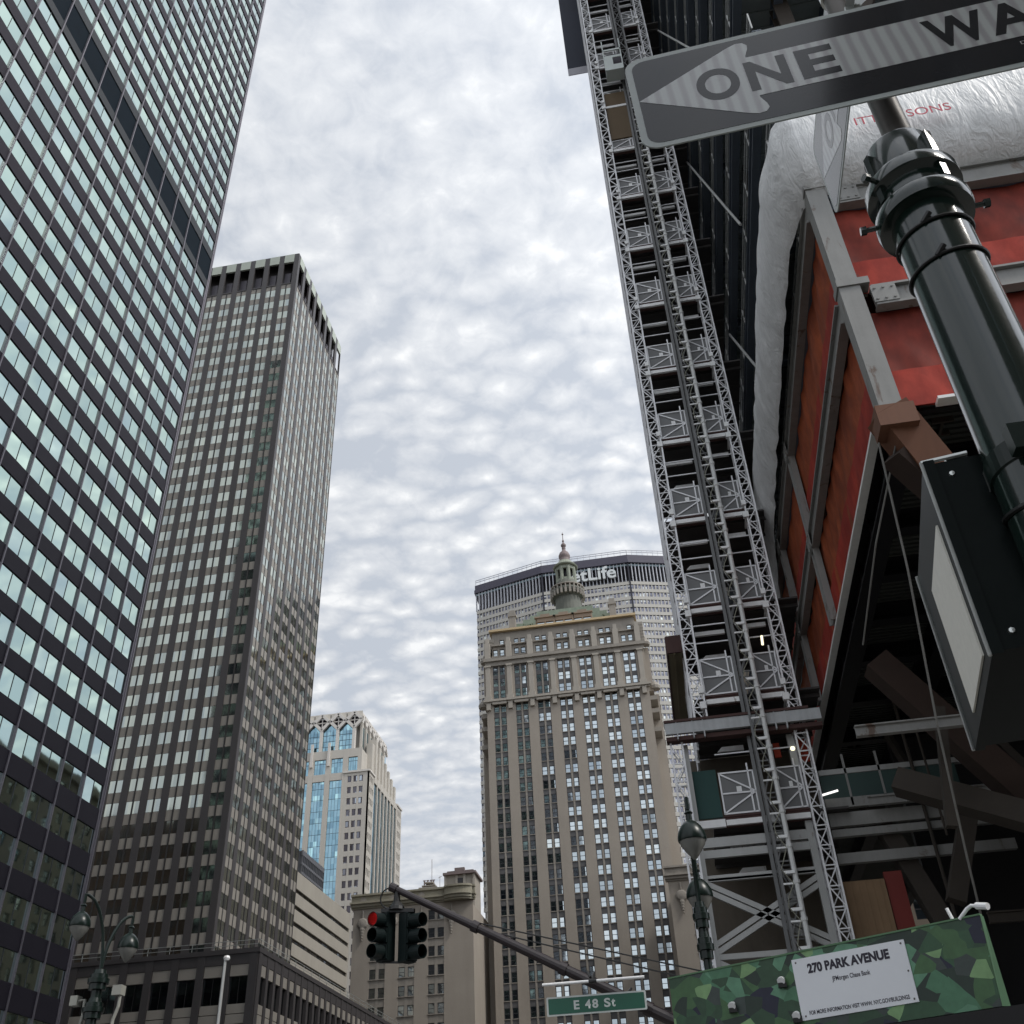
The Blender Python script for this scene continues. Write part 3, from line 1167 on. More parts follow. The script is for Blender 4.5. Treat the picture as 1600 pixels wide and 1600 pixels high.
mb.lathe(cz, [(1.75, ZZ(152.0)), (1.55, ZZ(152.6)), (1.55, ZZ(153.4))], 20)
mb.build("copper_drum", [mat("bright_copper", (.28, .40, .28), .7, var=.2)], root)
mb = MB()
mb.lathe(cz, [(1.6, ZZ(153.3)), (1.5, ZZ(154.2)), (1.72, ZZ(154.9)), (1.72, ZZ(155.3)), (1.35, ZZ(156.2)), (.75, ZZ(156.8)), (.5, ZZ(157.3)), (.6, ZZ(157.9)), (.4, ZZ(158.2))], 20)
mb.build("dome", [M_rose], root)
mb = MB()
mb.lathe(cz, [(.4, ZZ(158.1)), (.75, ZZ(158.6)), (.8, ZZ(159)), (.45, ZZ(159.5)), (.2, ZZ(159.9)), (.34, ZZ(160.4)), (.12, ZZ(160.9)), (.09, ZZ(162.4)), (.3, ZZ(162.7)), (.05, ZZ(163.2)), (0, ZZ(163.6))], 12)
mb.build("spire", [M_rose], root)

def wing(x0, x1, label, mirror):
    root = thing("cornice_wing", ((x0 + x1) / 2, 232, 0), label, "building")
    YW = 222.0
    f = Fac(x1, YW, (0, -1))
    Lw = x1 - x0
    wl, tr, wn = MB(), MB(), []
    wl.box(x0 + .4, x1 - .4, YW + .4, 250, 0, 60.5)
    pairs = []
    if not mirror:
        pr = [-67.95, -61.5, -55.0]
    else:
        pr = [x0 + 4.3 + 6.45 * k for k in range(4)]
    cs = sorted([(x1 - (p + 3.5), x1 - p) for p in pr])
    cur = 0
    zt = [59.45 - 3.72 * k for k in range(16)]
    for a, b in cs:
        f.box(wl, cur, a, 0, 60.9, -.45, 0)
        cur = b
        m = (a + b) / 2
        f.box(tr, m - .3, m + .3, 0, 60, -.45, -.05)
        f.box(wl, a, b, 59.47, 60.9, -.45, 0)
        for z in zt:
            f.box(tr, a, m - .3, z - 3.72, z - 2.05, -.45, -.1)
            f.box(tr, m + .3, b, z - 3.72, z - 2.05, -.45, -.1)
            f.box(tr, a - .1, b + .1, z - 2.2, z - 2.02, -.1, .1)
            wn.append((f, a + .05, m - .35, z - 2.0, z - .02, -.28))
            wn.append((f, m + .35, b - .05, z - 2.0, z - .02, -.28))
    f.box(wl, cur, Lw, 0, 60.9, -.45, 0)
    wl.build("brick_wall", [M_brick], root)
    tr.build("window_trim", [M_ent], root)
    windows(root, wn, sash, [M_hg, M_frm], hide=lambda x, y: (570 < x < 665 and 1390 < y < 1510) or x > 1070 or (x > 850 and y > 1530))
    cn = MB()
    for zz0, zz1, d in ((60.9, 61.3, .25), (61.3, 61.9, .6), (61.9, 62.3, 1.0), (62.3, 63.6, .3), (63.6, 64.0, .65)):
        f.box(cn, -.4 - d * .3, Lw + .4 + d * .3, zz0, zz1, -.5, d)
        if not mirror:     # the cornice swells out in a curved bay towards the tower
            for i in range(14):
                t0, t1 = math.pi * i / 14, math.pi * (i + 1) / 14
                q = [(x1 - 3.2 - 3.2 * math.cos(t), YW - d - 1.6 * math.sin(t)) for t in (t0, t1)]
                cn.hexa([(q[0][0], q[0][1], zz0), (q[1][0], q[1][1], zz0), (q[1][0], YW + .3, zz0), (q[0][0], YW + .3, zz0),
                         (q[0][0], q[0][1], zz1), (q[1][0], q[1][1], zz1), (q[1][0], YW + .3, zz1), (q[0][0], YW + .3, zz1)])
    cn.build("cornice", [mat("green_stone_cornice", (.27, .25, .19), .8, var=.25, scale=.5) if not mirror else M_ent], root)
    # carved cartouches on the piers: rings, swags and drops
    ca = MB()
    cxs = [(cs[i][1] + cs[i + 1][0]) / 2 for i in range(len(cs) - 1)] + [cs[0][0] - 1.7, cs[-1][1] + 1.8]
    for c in cxs:
        P0 = f.p(c, 60.0, .2)
        ca.lathe(P0 + Vector((0, 0, 2.6)), [(.5, -.2), (.75, -.2), (.75, .2), (.5, .2)], 14, axis=(0, 1, 0))
        ca.lathe(P0 + Vector((0, 0, -2.2)), [(1.2, -.15), (1.2, .1), (.9, .3), (.3, .4), (0, .4)], 14, axis=(0, -1, 0))
        for i in range(5):
            ca.lathe(P0 + Vector((0, 0, -3.5 - .55 * i)), [(.55 - .09 * i, 0), (.5 - .08 * i, .3), (0, .4)], 8, axis=(0, -1, 0))
        ca.bar(P0 + Vector((0, 0, .4)), P0 + Vector((0, 0, -1.0)), .22, 6)
    build_each(ca, "cartouche", [M_ent], root)
    return root, f
w1, fw1 = wing(-72.0, -45.0, "buff brick wing with a carved cornice, left of the cupola tower", False)
w2, fw2 = wing(-2.4, 26.0, "buff brick wing with a carved cornice, right of the cupola tower behind the hoist", True)
for o in (w1, w2):
    o["group"] = "low wings beside the cupola tower"
# rooftop lodge and plant room on the left wing
root = thing("rooftop_lodge", (-49, 231, 63.5), "small stone lodge with a square window on the roof of the left wing", "building")
mb = MB(); mb.box(-52.5, -45.8, 228, 235, 60.6, 68.2)
for x in (-52.5, -49.9, -48.1, -45.9):
    mb.box(x - .25, x + .25, 227.7, 228.1, 63.5, 68.2, 0)
mb.build("wall", [M_stone], root)
mb = MB(); mb.box(-53.0, -45.3, 227.3, 235.6, 68.2, 68.7); mb.box(-52.2, -46, 228.2, 235, 68.7, 69.2); mb.box(-50.3, -48, 227.6, 228.4, 68.7, 69.7)
mb.build("roof", [M_rose], root)
mb = MB(); mb.box(-49.8, -48.2, 227.85, 228.05, 65.0, 67.4)
mb.build("window", [M_frm], root)
root = thing("rooftop_plant_room", (-57, 232, 62), "low stepped plant room with pipes and a thin mast on the left wing roof", "building")
mb = MB()
for i in range(4):
    mb.box(-59.8 + .65 * i, -54.3 - .55 * i, 229 + .3 * i, 234, 60.6 + (5.2 if i == 0 else 4.2 + i), 66.0 + .5 * i)
mb.box(-59.8, -54.3, 229, 234, 60.5, 66)
mb.build("wall", [M_stone], root)
mb = MB()
for x in (-58.2, -57.4, -56.6, -56.0):
    mb.bar((x, 231, 67), (x, 231, 68.4), .16, 8); mb.bar((x - .3, 231, 68.4), (x + .3, 231, 68.4), .12, 6)
mb.bar((-56.3, 230.5, 66), (-56.3, 230.5, 73), .06, 5)
mb.bar((-54.4, 230.5, 66), (-54.4, 230.5, 69), .05, 5); mb.bar((-54.8, 230.5, 68.6), (-54.0, 230.5, 68.9), .05, 5)
mb.build("pipe_cluster", [M_rose], root)

# ------------------------------------------------------------------ G  broad slab tower with the lettered crown
root = thing("lettered_slab_tower", (-19, 345, 0), "broad many-sided concrete slab tower with white letters on its finned crown", "office tower")
M_pre = mat("precast_concrete", (0.43, 0.415, 0.38), .8, var=.08, scale=.06, streak=.05)
M_cap = mat("parapet_dark", (.055, .05, .075), .5, var=.1)
M_vd = mat("louvre_void", (.012, .012, .022), .5)
M_fin = mat("light_fin", (.45, .46, .50), .55, var=.08)
M_mg = glass("slab_tower_glass", [(0, (.09, .09, .11)), (.3, (.16, .16, .19)), (.6, (.22, .22, .25)), (.85, (.34, .34, .34)), (1, (.6, .62, .58))], (0, 300, 0), (1.42, 200, 3.33), .1, .06)
Xa, Xb, Xc, Xd = -65.2, -37.0, -3.2, 25.0
Yf, Yb_ = 330.0, 338.5
HT = 214.0
mb = MB()
poly = [(Xa, Yb_), (Xb, Yf), (Xc, Yf), (Xd, Yb_), (Xd, 352), (Xc, 360), (Xb, 360), (Xa, 352)]
ins = .5
cxm = sum(p[0] for p in poly) / 8; cym = sum(p[1] for p in poly) / 8
pin = [(cxm + (x - cxm) * .985, cym + (y - cym) * .965) for x, y in poly]
k = len(mb.v)
for z in (0, HT - 11):
    mb.v += [(x, y, z) for x, y in pin]
for i in range(8):
    j = (i + 1) % 8
    mb.f.append((i, j, 8 + j, 8 + i)); mb.m.append(0)
mb.f.append(tuple(range(8, 16))); mb.m.append(0)
mb.build("core_wall", [M_vd], root)
cap = MB()
for z0, z1, s_ in ((HT - 3.6, HT - 2.2, 1.012), (HT - 2.2, HT, 1.006)):
    pp = [(cxm + (x - cxm) * s_, cym + (y - cym) * (1 + (s_ - 1) * 4)) for x, y in poly]
    k = len(cap.v)
    cap.v += [(x, y, z0) for x, y in pp] + [(x, y, z1) for x, y in pp]
    for i in range(8):
        j = (i + 1) % 8
        cap.f.append((k + i, k + j, k + 8 + j, k + 8 + i)); cap.m.append(0)
    cap.f.append(tuple(k + 8 + i for i in range(8))); cap.m.append(0)
    cap.f.append(tuple(k + 7 - i for i in range(8))); cap.m.append(0)
cap.build("parapet", [M_cap], root)
fin, pre, mw = MB(), MB(), []
facets = []
for (xa, ya), (xb, yb) in ((poly[2], poly[1]), (poly[1], poly[0]), (poly[3], poly[2])):
    d = Vector((xb - xa, yb - ya, 0)); Lf = d.length; d.normalize()
    n = Vector((0, 0, 1)).cross(d)          # n = z x u
    facets.append((Fac(xa, ya, (n.x, n.y)), Lf))
ztop = HT - 12.0
rows = [ztop - 3.33 * k for k in range(40)]
for fc, Lf in facets:
    nb = int(round(Lf / 1.42)); bw = Lf / nb
    for i in range(nb + 1):
        u = i * bw
        fc.box(fin, max(0, u - .16), min(Lf, u + .16), ztop, HT - 3.6, -.9, 0)
    fc.box(fin, 0, Lf, HT - 4.6, HT - 3.9, -.9, -.2, 1)
    for r_i, z in enumerate(rows):
        if z < 20:
            continue
        fc.box(pre, .3, Lf - .3, z - 1.35, z, -.5, .12)
        for i in range(nb):
            fc.box(pre, max(.3, i * bw - .24), i * bw + .24, z - 3.33, z - 1.35, -.5, .0)
            if r_i < 34:
                mw.append((fc, i * bw + .25, (i + 1) * bw - .25, z - 3.3, z - 1.37, -.25))
fin.build("crown_fins", [M_fin, mat("blue_fascia", (.25, .33, .36), .5)], root)
pre.build("precast_panels", [M_pre], root)
windows(root, mw, plain_pane, [M_mg], hide=lambda x, y: (760 < x < 1000 and y > 960) or y > 1350 or (870 < x < 905))
mb = MB()
for x in (Xb, Xc):
    mb.box(x - .3, x + .3, Yf - .25, Yf + .4, 60, HT - 3.6)
mb.build("fold_joint", [M_vd], root)
mb = MB()
for a, b in ((poly[0], poly[1]), (poly[1], poly[2]), (poly[2], poly[3])):
    va, vb = Vector((*a, HT)), Vector((*b, HT))
    for h in (1.5, 2.4):
        mb.bar(va + Vector((0, 0, h)), vb + Vector((0, 0, h)), .09)
    for i in range(15):
        p = va.lerp(vb, i / 14)
        mb.bar(p, p + Vector((0, 0, 2.4)), .07)
mb.build("roof_rail", [M_fin], root)
M_let = mat("white_letters", (.60, .63, .63), .5, var=.04)
fit_text("MetLife", Matrix.Translation((0, Yf - .7, 0)) @ Matrix.Rotation(R(90), 4, "X"), -31.4, -8.1, 204.0, 209.6, M_let, "crown_letters", root, 0, bold=.018, thick=.35)

# ------------------------------------------------------------------ old stone block beyond the building site (seen through the hoist, mirrored in the glass)
root = thing("old_stone_building", (30, 142, 0), "old tan stone office block seen through the hoist frame", "office building")
fe = Fac(10, 112, (-1, 0)); fn = Fac(60, 112, (0, -1))
mb = MB(); mb.box(10.4, 60, 112.4, 196, 0, 72.5)
mb.build("core_wall", [mat("tan_stone", (.25, .21, .165), .85, var=.18, scale=.2, streak=.12)], root)
wl, wn = MB(), []
for ff, Lf in ((fe, 84), (fn, 50)):
    nb = int(Lf / 3.4)
    cur = 0
    for k in range(nb):
        a = 1 + k * 3.4
        ff.box(wl, cur, a, 0, 72.5, -.4, 0)
        cur = a + 1.7
        for j in range(19):
            z = 4 + 3.6 * j
            ff.box(wl, a, a + 1.7, z + 2.1, z + 3.6, -.4, -.03)
            wn.append((ff, a, a + 1.7, z, z + 2.1, -.25))
    ff.box(wl, cur, Lf, 0, 72.5, -.4, 0)
    ff.box(wl, -.5, Lf + .5, 72.3, 73.6, -.4, .8)
wl.build("stone_wall", [bpy.data.materials["tan_stone"]], root)
windows(root, wn, sash, [M_hg, M_frm], cap=40)
mb = MB(); mb.box(14, 40, 118, 150, 73, 76.5); mb.box(18, 30, 124, 140, 76.5, 79)
mb.build("roof_house", [bpy.data.materials["tan_stone"]], root)

# brick block on the next avenue: hidden from here by the glass tower, but mirrored in the brown tower's lower windows
root = thing("brick_block", (-140, 45, 0), "brown brick block on the next avenue, mirrored in the brown tower windows", "building")
mb = MB(); mb.box(-185, -100, 15, 70, 0, 78)
for i in range(20):
    for j in range(18):
        mb.box(-183.4 + 4.1 * i, -181.4 + 4.1 * i, 69.9, 70.12, 6 + 4 * j, 8.2 + 4 * j, 1)
mb.build("wall", [mat("dull_brick", (.10, .065, .05), .9, var=.2), M_frm], root)
mb = MB(); mb.box(-185.3, -99.7, 14.7, 70.3, 78, 78.8); mb.box(-150, -130, 30, 50, 78, 84); mb.build("roof", [M_ent], root)

# unseen block added behind the camera to shade the corner and mirror in the pole
root = thing("shade_block", (38, -38, 0), "unseen stone office block added behind the camera to shade the near corner", "office building")
f = Fac(7, -72, (-1, 0)); fb = Fac(7, -5, (0, 1))
mb = MB(); mb.box(7.4, 70, -72, -5.4, 0, 30); mb.build("core_wall", [M_ent], root)
wl, wn = MB(), []
for ff, Lf in ((f, 67), (Fac(70, -5, (0, 1)), 63)):
    n_ = int(Lf / 3.6)
    cur = 0
    for k in range(n_):
        a = 1 + 3.6 * k
        ff.box(wl, cur, a, 0, 30, -.4, 0)
        cur = a + 2.2
        for j in range(6):
            ff.box(wl, a, a + 2.2, 6.2 + 4 * j, 8 + 4 * j, -.4, -.05)
            wn.append((ff, a, a + 2.2, 4 + 4 * j, 6.2 + 4 * j, -.25))
    ff.box(wl, cur, Lf, 0, 30, -.4, 0)
wl.build("stone_wall", [M_ent], root)
windows(root, wn, sash, [M_hg, M_frm])
mb = MB(); mb.box(6.6, 70.4, -72.4, -4.6, 30, 31); mb.build("roof", [M_ent], root)

# ------------------------------------------------------------------ H  building under construction on the right
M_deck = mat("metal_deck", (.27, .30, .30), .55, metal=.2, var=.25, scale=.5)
M_steelb = mat("veiled_steel", (.095, .115, .145), .55, var=.25, scale=.4, spec=.3)  # steel colour lifted towards blue to imitate lens veil on the upper floors
M_sof = mat("shaded_steel", (.014, .014, .016), .6, var=.3, scale=.4, spec=.15)  # blackened copy of the steel: soffit shade put into the colour
M_deck2 = mat("shaded_deck", (.060, .065, .060), .6, var=.35, scale=.5, spec=.2)  # darker copy of the deck metal, with the shade underneath painted in
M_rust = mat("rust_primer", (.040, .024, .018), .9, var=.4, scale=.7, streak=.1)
M_gal = mat("galvanised_steel", (.40, .405, .395), .5, metal=.35, var=.18, scale=.8, streak=.1, rust=(.13, .085, .06), rcut=.62, rscale=1.6)
M_galw = mat("white_painted_steel", (.88, .89, .89), .5, var=.12, scale=1.5, streak=.1, rust=(.22, .15, .11), rcut=.63, rscale=2.2)
M_gry = mat("grey_primer", (.235, .235, .225), .65, var=.2, scale=.9, streak=.18, fine=.08, rust=(.10, .055, .035), rcut=.60, rscale=1.3)
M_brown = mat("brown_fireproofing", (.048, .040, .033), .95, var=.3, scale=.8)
M_ply = mat("plywood", (.21, .135, .075), .8, var=.25, scale=.8, streak=.2)
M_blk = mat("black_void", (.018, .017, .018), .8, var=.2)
XE, YNF, ZB = 8.0, 24.6, 22.0
root = thing("steel_frame_building", (30, 56, 0), "dark unfinished steel frame tower hung over the pavement on leaning columns", "building")
FL = [32.2, 38.7] + [44.2 + 5.6 * k for k in range(18)]
for i, z in enumerate(FL):
    mb = MB()
    x0, y0 = (XE, YNF) if i < 2 else (XE + .1, YNF + .3)
    mb.box(x0 + .5, 60, y0 + .5, 88, z - .18, z)               # slab
    # corrugated deck ribs running across, seen from below
    for k in range(38):
        yy = y0 + .7 + k * .82
        if yy < 56:
            mb.box(x0 + .5, 30, yy, yy + .34, z - .27, z - .182)
    mb.build("floor_deck", [M_deck], root)
    mb = MB()
    for x in (x0 + .25, x0 + 2.2, x0 + 4.6, x0 + 8.5):
        mb.ibeam((x, y0, z - .62), (x, 88, z - .62), .42, .85, .07)
    for y in (y0 + .3, y0 + 7.5, y0 + 15, y0 + 23, y0 + 31):
        mb.ibeam((x0 + .5, y, z - .66), (40, y, z - .66), .4, .75, .07, up=(0, 0, 1))
    mb.build("edge_beams", [M_steelb], root)
    mb = MB()
    for h in (.55, 1.15):
        mb.bar((x0 + .1, y0, z + h), (x0 + .1, 88, z + h), .03)
    for k in range(14):
        mb.bar((x0 + .1, y0 + k * 3, z), (x0 + .1, y0 + k * 3, z + 1.2), .03)
    mb.build("safety_rail", [M_gal], root)
cols_ = MB()
mb = MB()
for (x, y) in ((10.4, 27), (10.4, 40), (10.4, 54), (10.4, 70), (22, 27), (34, 27)):
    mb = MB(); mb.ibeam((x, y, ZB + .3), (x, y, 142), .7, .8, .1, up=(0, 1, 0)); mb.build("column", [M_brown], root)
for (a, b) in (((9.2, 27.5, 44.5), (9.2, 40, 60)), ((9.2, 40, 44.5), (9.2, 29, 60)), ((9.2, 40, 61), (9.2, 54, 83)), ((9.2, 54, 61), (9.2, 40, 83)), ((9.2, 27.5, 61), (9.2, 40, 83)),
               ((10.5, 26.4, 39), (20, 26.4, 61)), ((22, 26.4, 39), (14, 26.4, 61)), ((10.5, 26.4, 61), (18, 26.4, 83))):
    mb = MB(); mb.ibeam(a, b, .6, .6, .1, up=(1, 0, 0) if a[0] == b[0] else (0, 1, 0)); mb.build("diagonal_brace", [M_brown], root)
mb = MB(); mb.box(24, 58, 32, 86, 4, 141); mb.build("core_wall", [M_steelb], root)  # box added inside to block light through the open floors
# mid storeys behind the nets: backing floor at mid height
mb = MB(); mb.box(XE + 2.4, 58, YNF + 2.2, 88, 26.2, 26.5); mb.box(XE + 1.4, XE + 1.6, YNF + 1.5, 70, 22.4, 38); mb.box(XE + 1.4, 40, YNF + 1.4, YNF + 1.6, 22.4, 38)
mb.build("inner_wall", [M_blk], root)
# soffit over the pavement
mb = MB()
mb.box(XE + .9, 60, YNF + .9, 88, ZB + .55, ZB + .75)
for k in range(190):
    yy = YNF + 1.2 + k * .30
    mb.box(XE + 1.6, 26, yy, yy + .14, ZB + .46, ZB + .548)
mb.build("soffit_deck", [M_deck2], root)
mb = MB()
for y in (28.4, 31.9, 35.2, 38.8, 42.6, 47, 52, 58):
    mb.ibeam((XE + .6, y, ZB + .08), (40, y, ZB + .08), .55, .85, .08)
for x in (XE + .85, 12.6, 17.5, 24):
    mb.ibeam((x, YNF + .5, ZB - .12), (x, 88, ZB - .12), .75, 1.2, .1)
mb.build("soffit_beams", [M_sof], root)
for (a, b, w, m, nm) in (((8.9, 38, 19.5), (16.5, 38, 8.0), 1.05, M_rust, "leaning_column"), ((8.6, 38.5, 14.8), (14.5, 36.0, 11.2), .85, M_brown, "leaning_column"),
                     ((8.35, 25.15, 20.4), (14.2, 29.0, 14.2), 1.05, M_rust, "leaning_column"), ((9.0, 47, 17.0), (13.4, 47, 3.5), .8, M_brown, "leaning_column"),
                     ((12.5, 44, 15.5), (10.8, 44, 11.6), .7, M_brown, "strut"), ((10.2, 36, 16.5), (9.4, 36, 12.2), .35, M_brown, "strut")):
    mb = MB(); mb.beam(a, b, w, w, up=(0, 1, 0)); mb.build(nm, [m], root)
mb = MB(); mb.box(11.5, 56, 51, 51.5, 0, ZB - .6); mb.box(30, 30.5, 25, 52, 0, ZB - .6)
mb.build("shade_wall", [M_blk], root)  # walls added to keep the undercroft dark, shade put into their near-black colour
mb = MB()
for z, r_, m in ((18.2, .12, 0), (16.75, .22, 1), (16.0, .30, 1), (15.4, .16, 1), (14.3, .22, 1)):
    mb.beam((7.0, 46.4, z), (14.5, 46.4, z), .3, r_ * 2, m)
mb.beam((7.0, 46.3, 17.5), (13, 46.3, 17.5), .08, 1.1, 2)
for x in (8.2, 9.7, 11.2):
    mb.bar((x, 46.3, 16.6), (x, 46.3, 19), .05, 4, 1)
mb.build("working_platform", [M_gal, M_gry, mat("green_boards", (.03, .06, .055), .7)], root)
mb = MB(); mb.box(6.9, 8.7, 46.2, 46.6, 0, 13.3)
for i in range(6):
    mb.box(7.0 + .3 * i, 7.02 + .3 * i, 46.18, 46.2, 0, 13.3)
mb.build("plywood_wall", [M_ply], root)
mb = MB(); mb.box(8.75, 9.5, 46.3, 46.5, 6, 13.6); mb.build("red_sheet", [mat("dull_red", (.16, .02, .015), .7, var=.3)], root)
rg = random.Random(21)
for i in range(16):
    x, y, z = rg.uniform(9.5, 20), rg.uniform(33, 49), rg.uniform(6, 19)
    mb = MB()
    if i % 3 == 0:
        mb.bar((x, y, z), (x, y, ZB), rg.uniform(.03, .08), 6); nm = "hanger_rod"
    elif i % 3 == 1:
        mb.ibeam((x - 3, y, z), (x + rg.uniform(3, 8), y, z + rg.uniform(-.2, .2)), .25, .4, .05); nm = "cross_beam"
    else:
        mb.beam((x, y, z), (x + rg.uniform(-3, 3), y + 1, z + rg.uniform(2, 5)), .3, .3); nm = "raking_strut"
    mb.build(nm, [M_gry if i % 4 == 1 else M_brown], root)
# grey steel of the north-east corner and its bottom wrap of plywood
mb = MB(); mb.box(7.93, 8.62, 24.42, 25.0, 21.5, 32.1); mb.box(7.88, 8.95, 24.36, 25.05, 26.85, 27.15); mb.box(7.88, 8.9, 24.36, 25.05, 32.1, 32.3)
mb.build("corner_post", [M_gry], root)
mb = MB(); mb.beam((8.2, 24.8, 21.55), (9.4, 25.6, 19.1), 1.05, 1.05, up=(0, 1, 0)); mb.box(7.75, 8.9, 24.3, 25.2, 20.7, 21.48)
mb.build("plywood_wrap", [mat("orange_plywood", (.15, .062, .032), .75, var=.25, scale=.8, streak=.2)], root)
for (a, b) in (((7.85, 48.9, 69), (7.85, 35.7, 44.3)), ((7.85, 49.5, 89.6), (7.85, 35.9, 61.9)), ((7.85, 47, 47.5), (7.85, 41, 38.9))):
    mb = MB(); mb.bar(a, b, .075, 8); mb.build("bracing_pipe", [M_gal], root)
for z in (31.6, 26.3):
    mb = MB(); mb.ibeam((8.95, 24.62, z), (40, 24.62, z), .38, .95, .09); mb.build("face_beam", [M_gry], root)
    mb = MB(); mb.ibeam((8.0, 25.1, z), (8.0, 58, z), .34, .9, .08); mb.build("face_beam", [M_gry], root)
mb = MB(); mb.box(8.02, 8.32, 25.9, 58, 21.97, 22.09); mb.box(9.7, 40, 24.5, 24.9, 21.58, 21.69); build_each(mb, "white_edge_strip", [mat("bright_white", (.80, .80, .78), .5, var=.12, scale=3)], root)
for y, zt, zb in ((39.3, 31.2, 26.75), (39.3, 25.85, 22.2), (47.6, 31.2, 26.75), (47.6, 25.85, 22.2), (54.5, 31.2, 22.2)):
    mb = MB(); mb.ibeam((8.0, y, zb), (8.0, y, zt), .3, .62, .07, up=(0, 1, 0)); mb.build("face_post", [M_gry], root)

# bolted gusset plates where the face beams meet the posts
for (x, y, z, ax) in ((7.80, 39.3, 26.3, 0), (7.80, 39.3, 31.6, 0), (7.80, 47.6, 26.3, 0), (7.80, 47.6, 31.6, 0), (9.3, 24.40, 26.3, 1), (9.3, 24.40, 31.6, 1)):
    mb = MB()
    if ax == 0:
        mb.box(x, x + .03, y - .42, y + .42, z - .38, z + .38)
        for a in (-.3, 0, .3):
            for b in (-.25, .25):
                mb.lathe((x, y + a, z + b), [(.045, 0), (.045, .035), (0, .036)], 6, axis=(-1, 0, 0))
    else:
        mb.box(x - .4, x + .4, y, y + .03, z - .38, z + .38)
        for a in (-.28, 0, .28):
            for b in (-.25, .25):
                mb.lathe((x + a, y, z + b), [(.045, 0), (.045, .035), (0, .036)], 6, axis=(0, -1, 0))
    mb.build("gusset_plate", [M_gry], bpy.data.objects["steel_frame_building"])

# debris nets and the plastic sheet
def sheet(name, P, U, V, nu, nv, amp, nrm, material, sag=0.0, seed=0, freq=1.0, fold=(1, 1), thick=0):
    rg = random.Random(seed)
    ph = [(rg.uniform(.4, 2.2) * freq * fold[0], rg.uniform(.4, 2.2) * freq * fold[1], rg.uniform(0, 6.3), rg.uniform(.3, 1)) for _ in range(26)]
    mb = MB()
    P, U, V, nrm = Vector(P), Vector(U), Vector(V), Vector(nrm)
    lu, lv = U.length, V.length
    for j in range(nv + 1):
        for i in range(nu + 1):
            a, b = i / nu, j / nv
            h = sum(w * (1 - abs(math.sin(fu * a * lu + fv * b * lv + p))) for fu, fv, p, w in ph) / 13 - .45
            mb.v.append(tuple(P + U * a + V * b + nrm * (amp * h * 2 + sag * math.sin(math.pi * b))))
    for j in range(nv):
        for i in range(nu):
            k = j * (nu + 1) + i
            mb.f.append((k, k + 1, k + nu + 2, k + nu + 1)); mb.m.append(0)
    return mb

def net_mat(name, c1, c2):
    m, t, b = new_mat(name)
    geo = N(t, "ShaderNodeNewGeometry")
    n1 = noise(t, geo.outputs["Position"], .40, 5, .6, .8)
    mp_ = N(t, "ShaderNodeMapping"); mp_.inputs["Scale"].default_value = (1, 1, .45); L(t, geo.outputs["Position"], mp_.inputs[0])
    n2 = noise(t, mp_.outputs[0], 2.6, 5, .65)
    f_ = math_(t, "ADD", math_(t, "MULTIPLY", n1, .6), math_(t, "MULTIPLY", n2, .4))
    L(t, ramp(t, f_, [(.38, c1), (.50, tuple((a + b) / 2 for a, b in zip(c1, c2))), (.60, c2)]), b.inputs["Base Color"])
    b.inputs["Roughness"].default_value = .75
    trn = N(t, "ShaderNodeBsdfTranslucent"); trn.inputs[0].default_value = (*c2, 1)
    mx = N(t, "ShaderNodeMixShader"); mx.inputs[0].default_value = .35
    o_ = t.nodes["Material Output"]
    L(t, b.outputs[0], mx.inputs[1]); L(t, trn.outputs[0], mx.inputs[2]); L(t, mx.outputs[0], o_.inputs[0])
    return m
M_net = net_mat("orange_net", (.26, .055, .022), (.60, .14, .052))
M_netn = net_mat("red_orange_net", (.17, .028, .018), (.40, .060, .036))
M_lap = net_mat("bright_red_net", (.34, .030, .018), (.62, .075, .045))
G = "orange debris nets on the steel frame"
for P_, U_, V_, nr, lab, mt_ in (
        ((8.5, 24.9, 26.8), (24, 0, 0), (0, 0, 4.4), (0, -1, 0), "red debris net behind the street pole, upper panel facing the cross street", M_netn),
        ((8.5, 24.9, 21.7), (24, 0, 0), (0, 0, 4.2), (0, -1, 0), "red debris net behind the street pole, lower panel above the dark soffit", M_netn),
        ((8.25, 25.2, 26.8), (0, 30, 0), (0, 0, 4.4), (-1, 0, 0), "orange debris net below the silver plastic sheet, upper panel facing the avenue", M_net),
        ((8.25, 25.2, 22.1), (0, 30, 0), (0, 0, 3.8), (-1, 0, 0), "orange debris net with a white lower edge, lower panel facing the avenue", M_net)):
    mb = sheet("n", P_, U_, V_, 140, 24, .20, nr, None, seed=int(P_[2] * 10), freq=1.3, fold=(1.0, .35) if nr[1] else (1.0, .3))
    o = mb.build("debris_net", [mt_], smooth=True)
    # an overlapping second width of net along the lower edge
    P2 = Vector(P_) + Vector(nr) * .06
    lap = sheet("n", P2, U_, (0, 0, V_[2] * (.36 if nr[1] else .42)), 140, 10, .10, nr, None, seed=int(P_[2] * 7), freq=1.2, fold=(1.0, .35))
    lap.build("overlap_strip", [M_lap], o, smooth=True)
    tag(o, lab, "net", G)
M_tarp, t_, b_ = new_mat("plastic_sheet")
geo = N(t_, "ShaderNodeNewGeometry")
n1 = noise(t_, geo.outputs["Position"], .9, 6, .65, 1.2)
L(t_, ramp(t_, n1, [(.3, (.62, .63, .63)), (.62, (.74, .75, .75)), (.8, (.82, .82, .82))]), b_.inputs["Base Color"])
b_.inputs["Roughness"].default_value = .52
mpT = N(t_, "ShaderNodeMapping"); mpT.inputs["Scale"].default_value = (1, 1, .28); L(t_, geo.outputs["Position"], mpT.inputs[0])
def ridge(sc, det, dist):
    q = noise(t_, mpT.outputs[0], sc, det, .55, dist)
    return math_(t_, "SUBTRACT", 1.0, math_(t_, "ABSOLUTE", math_(t_, "MULTIPLY", math_(t_, "SUBTRACT", q, .5), 4.0)))
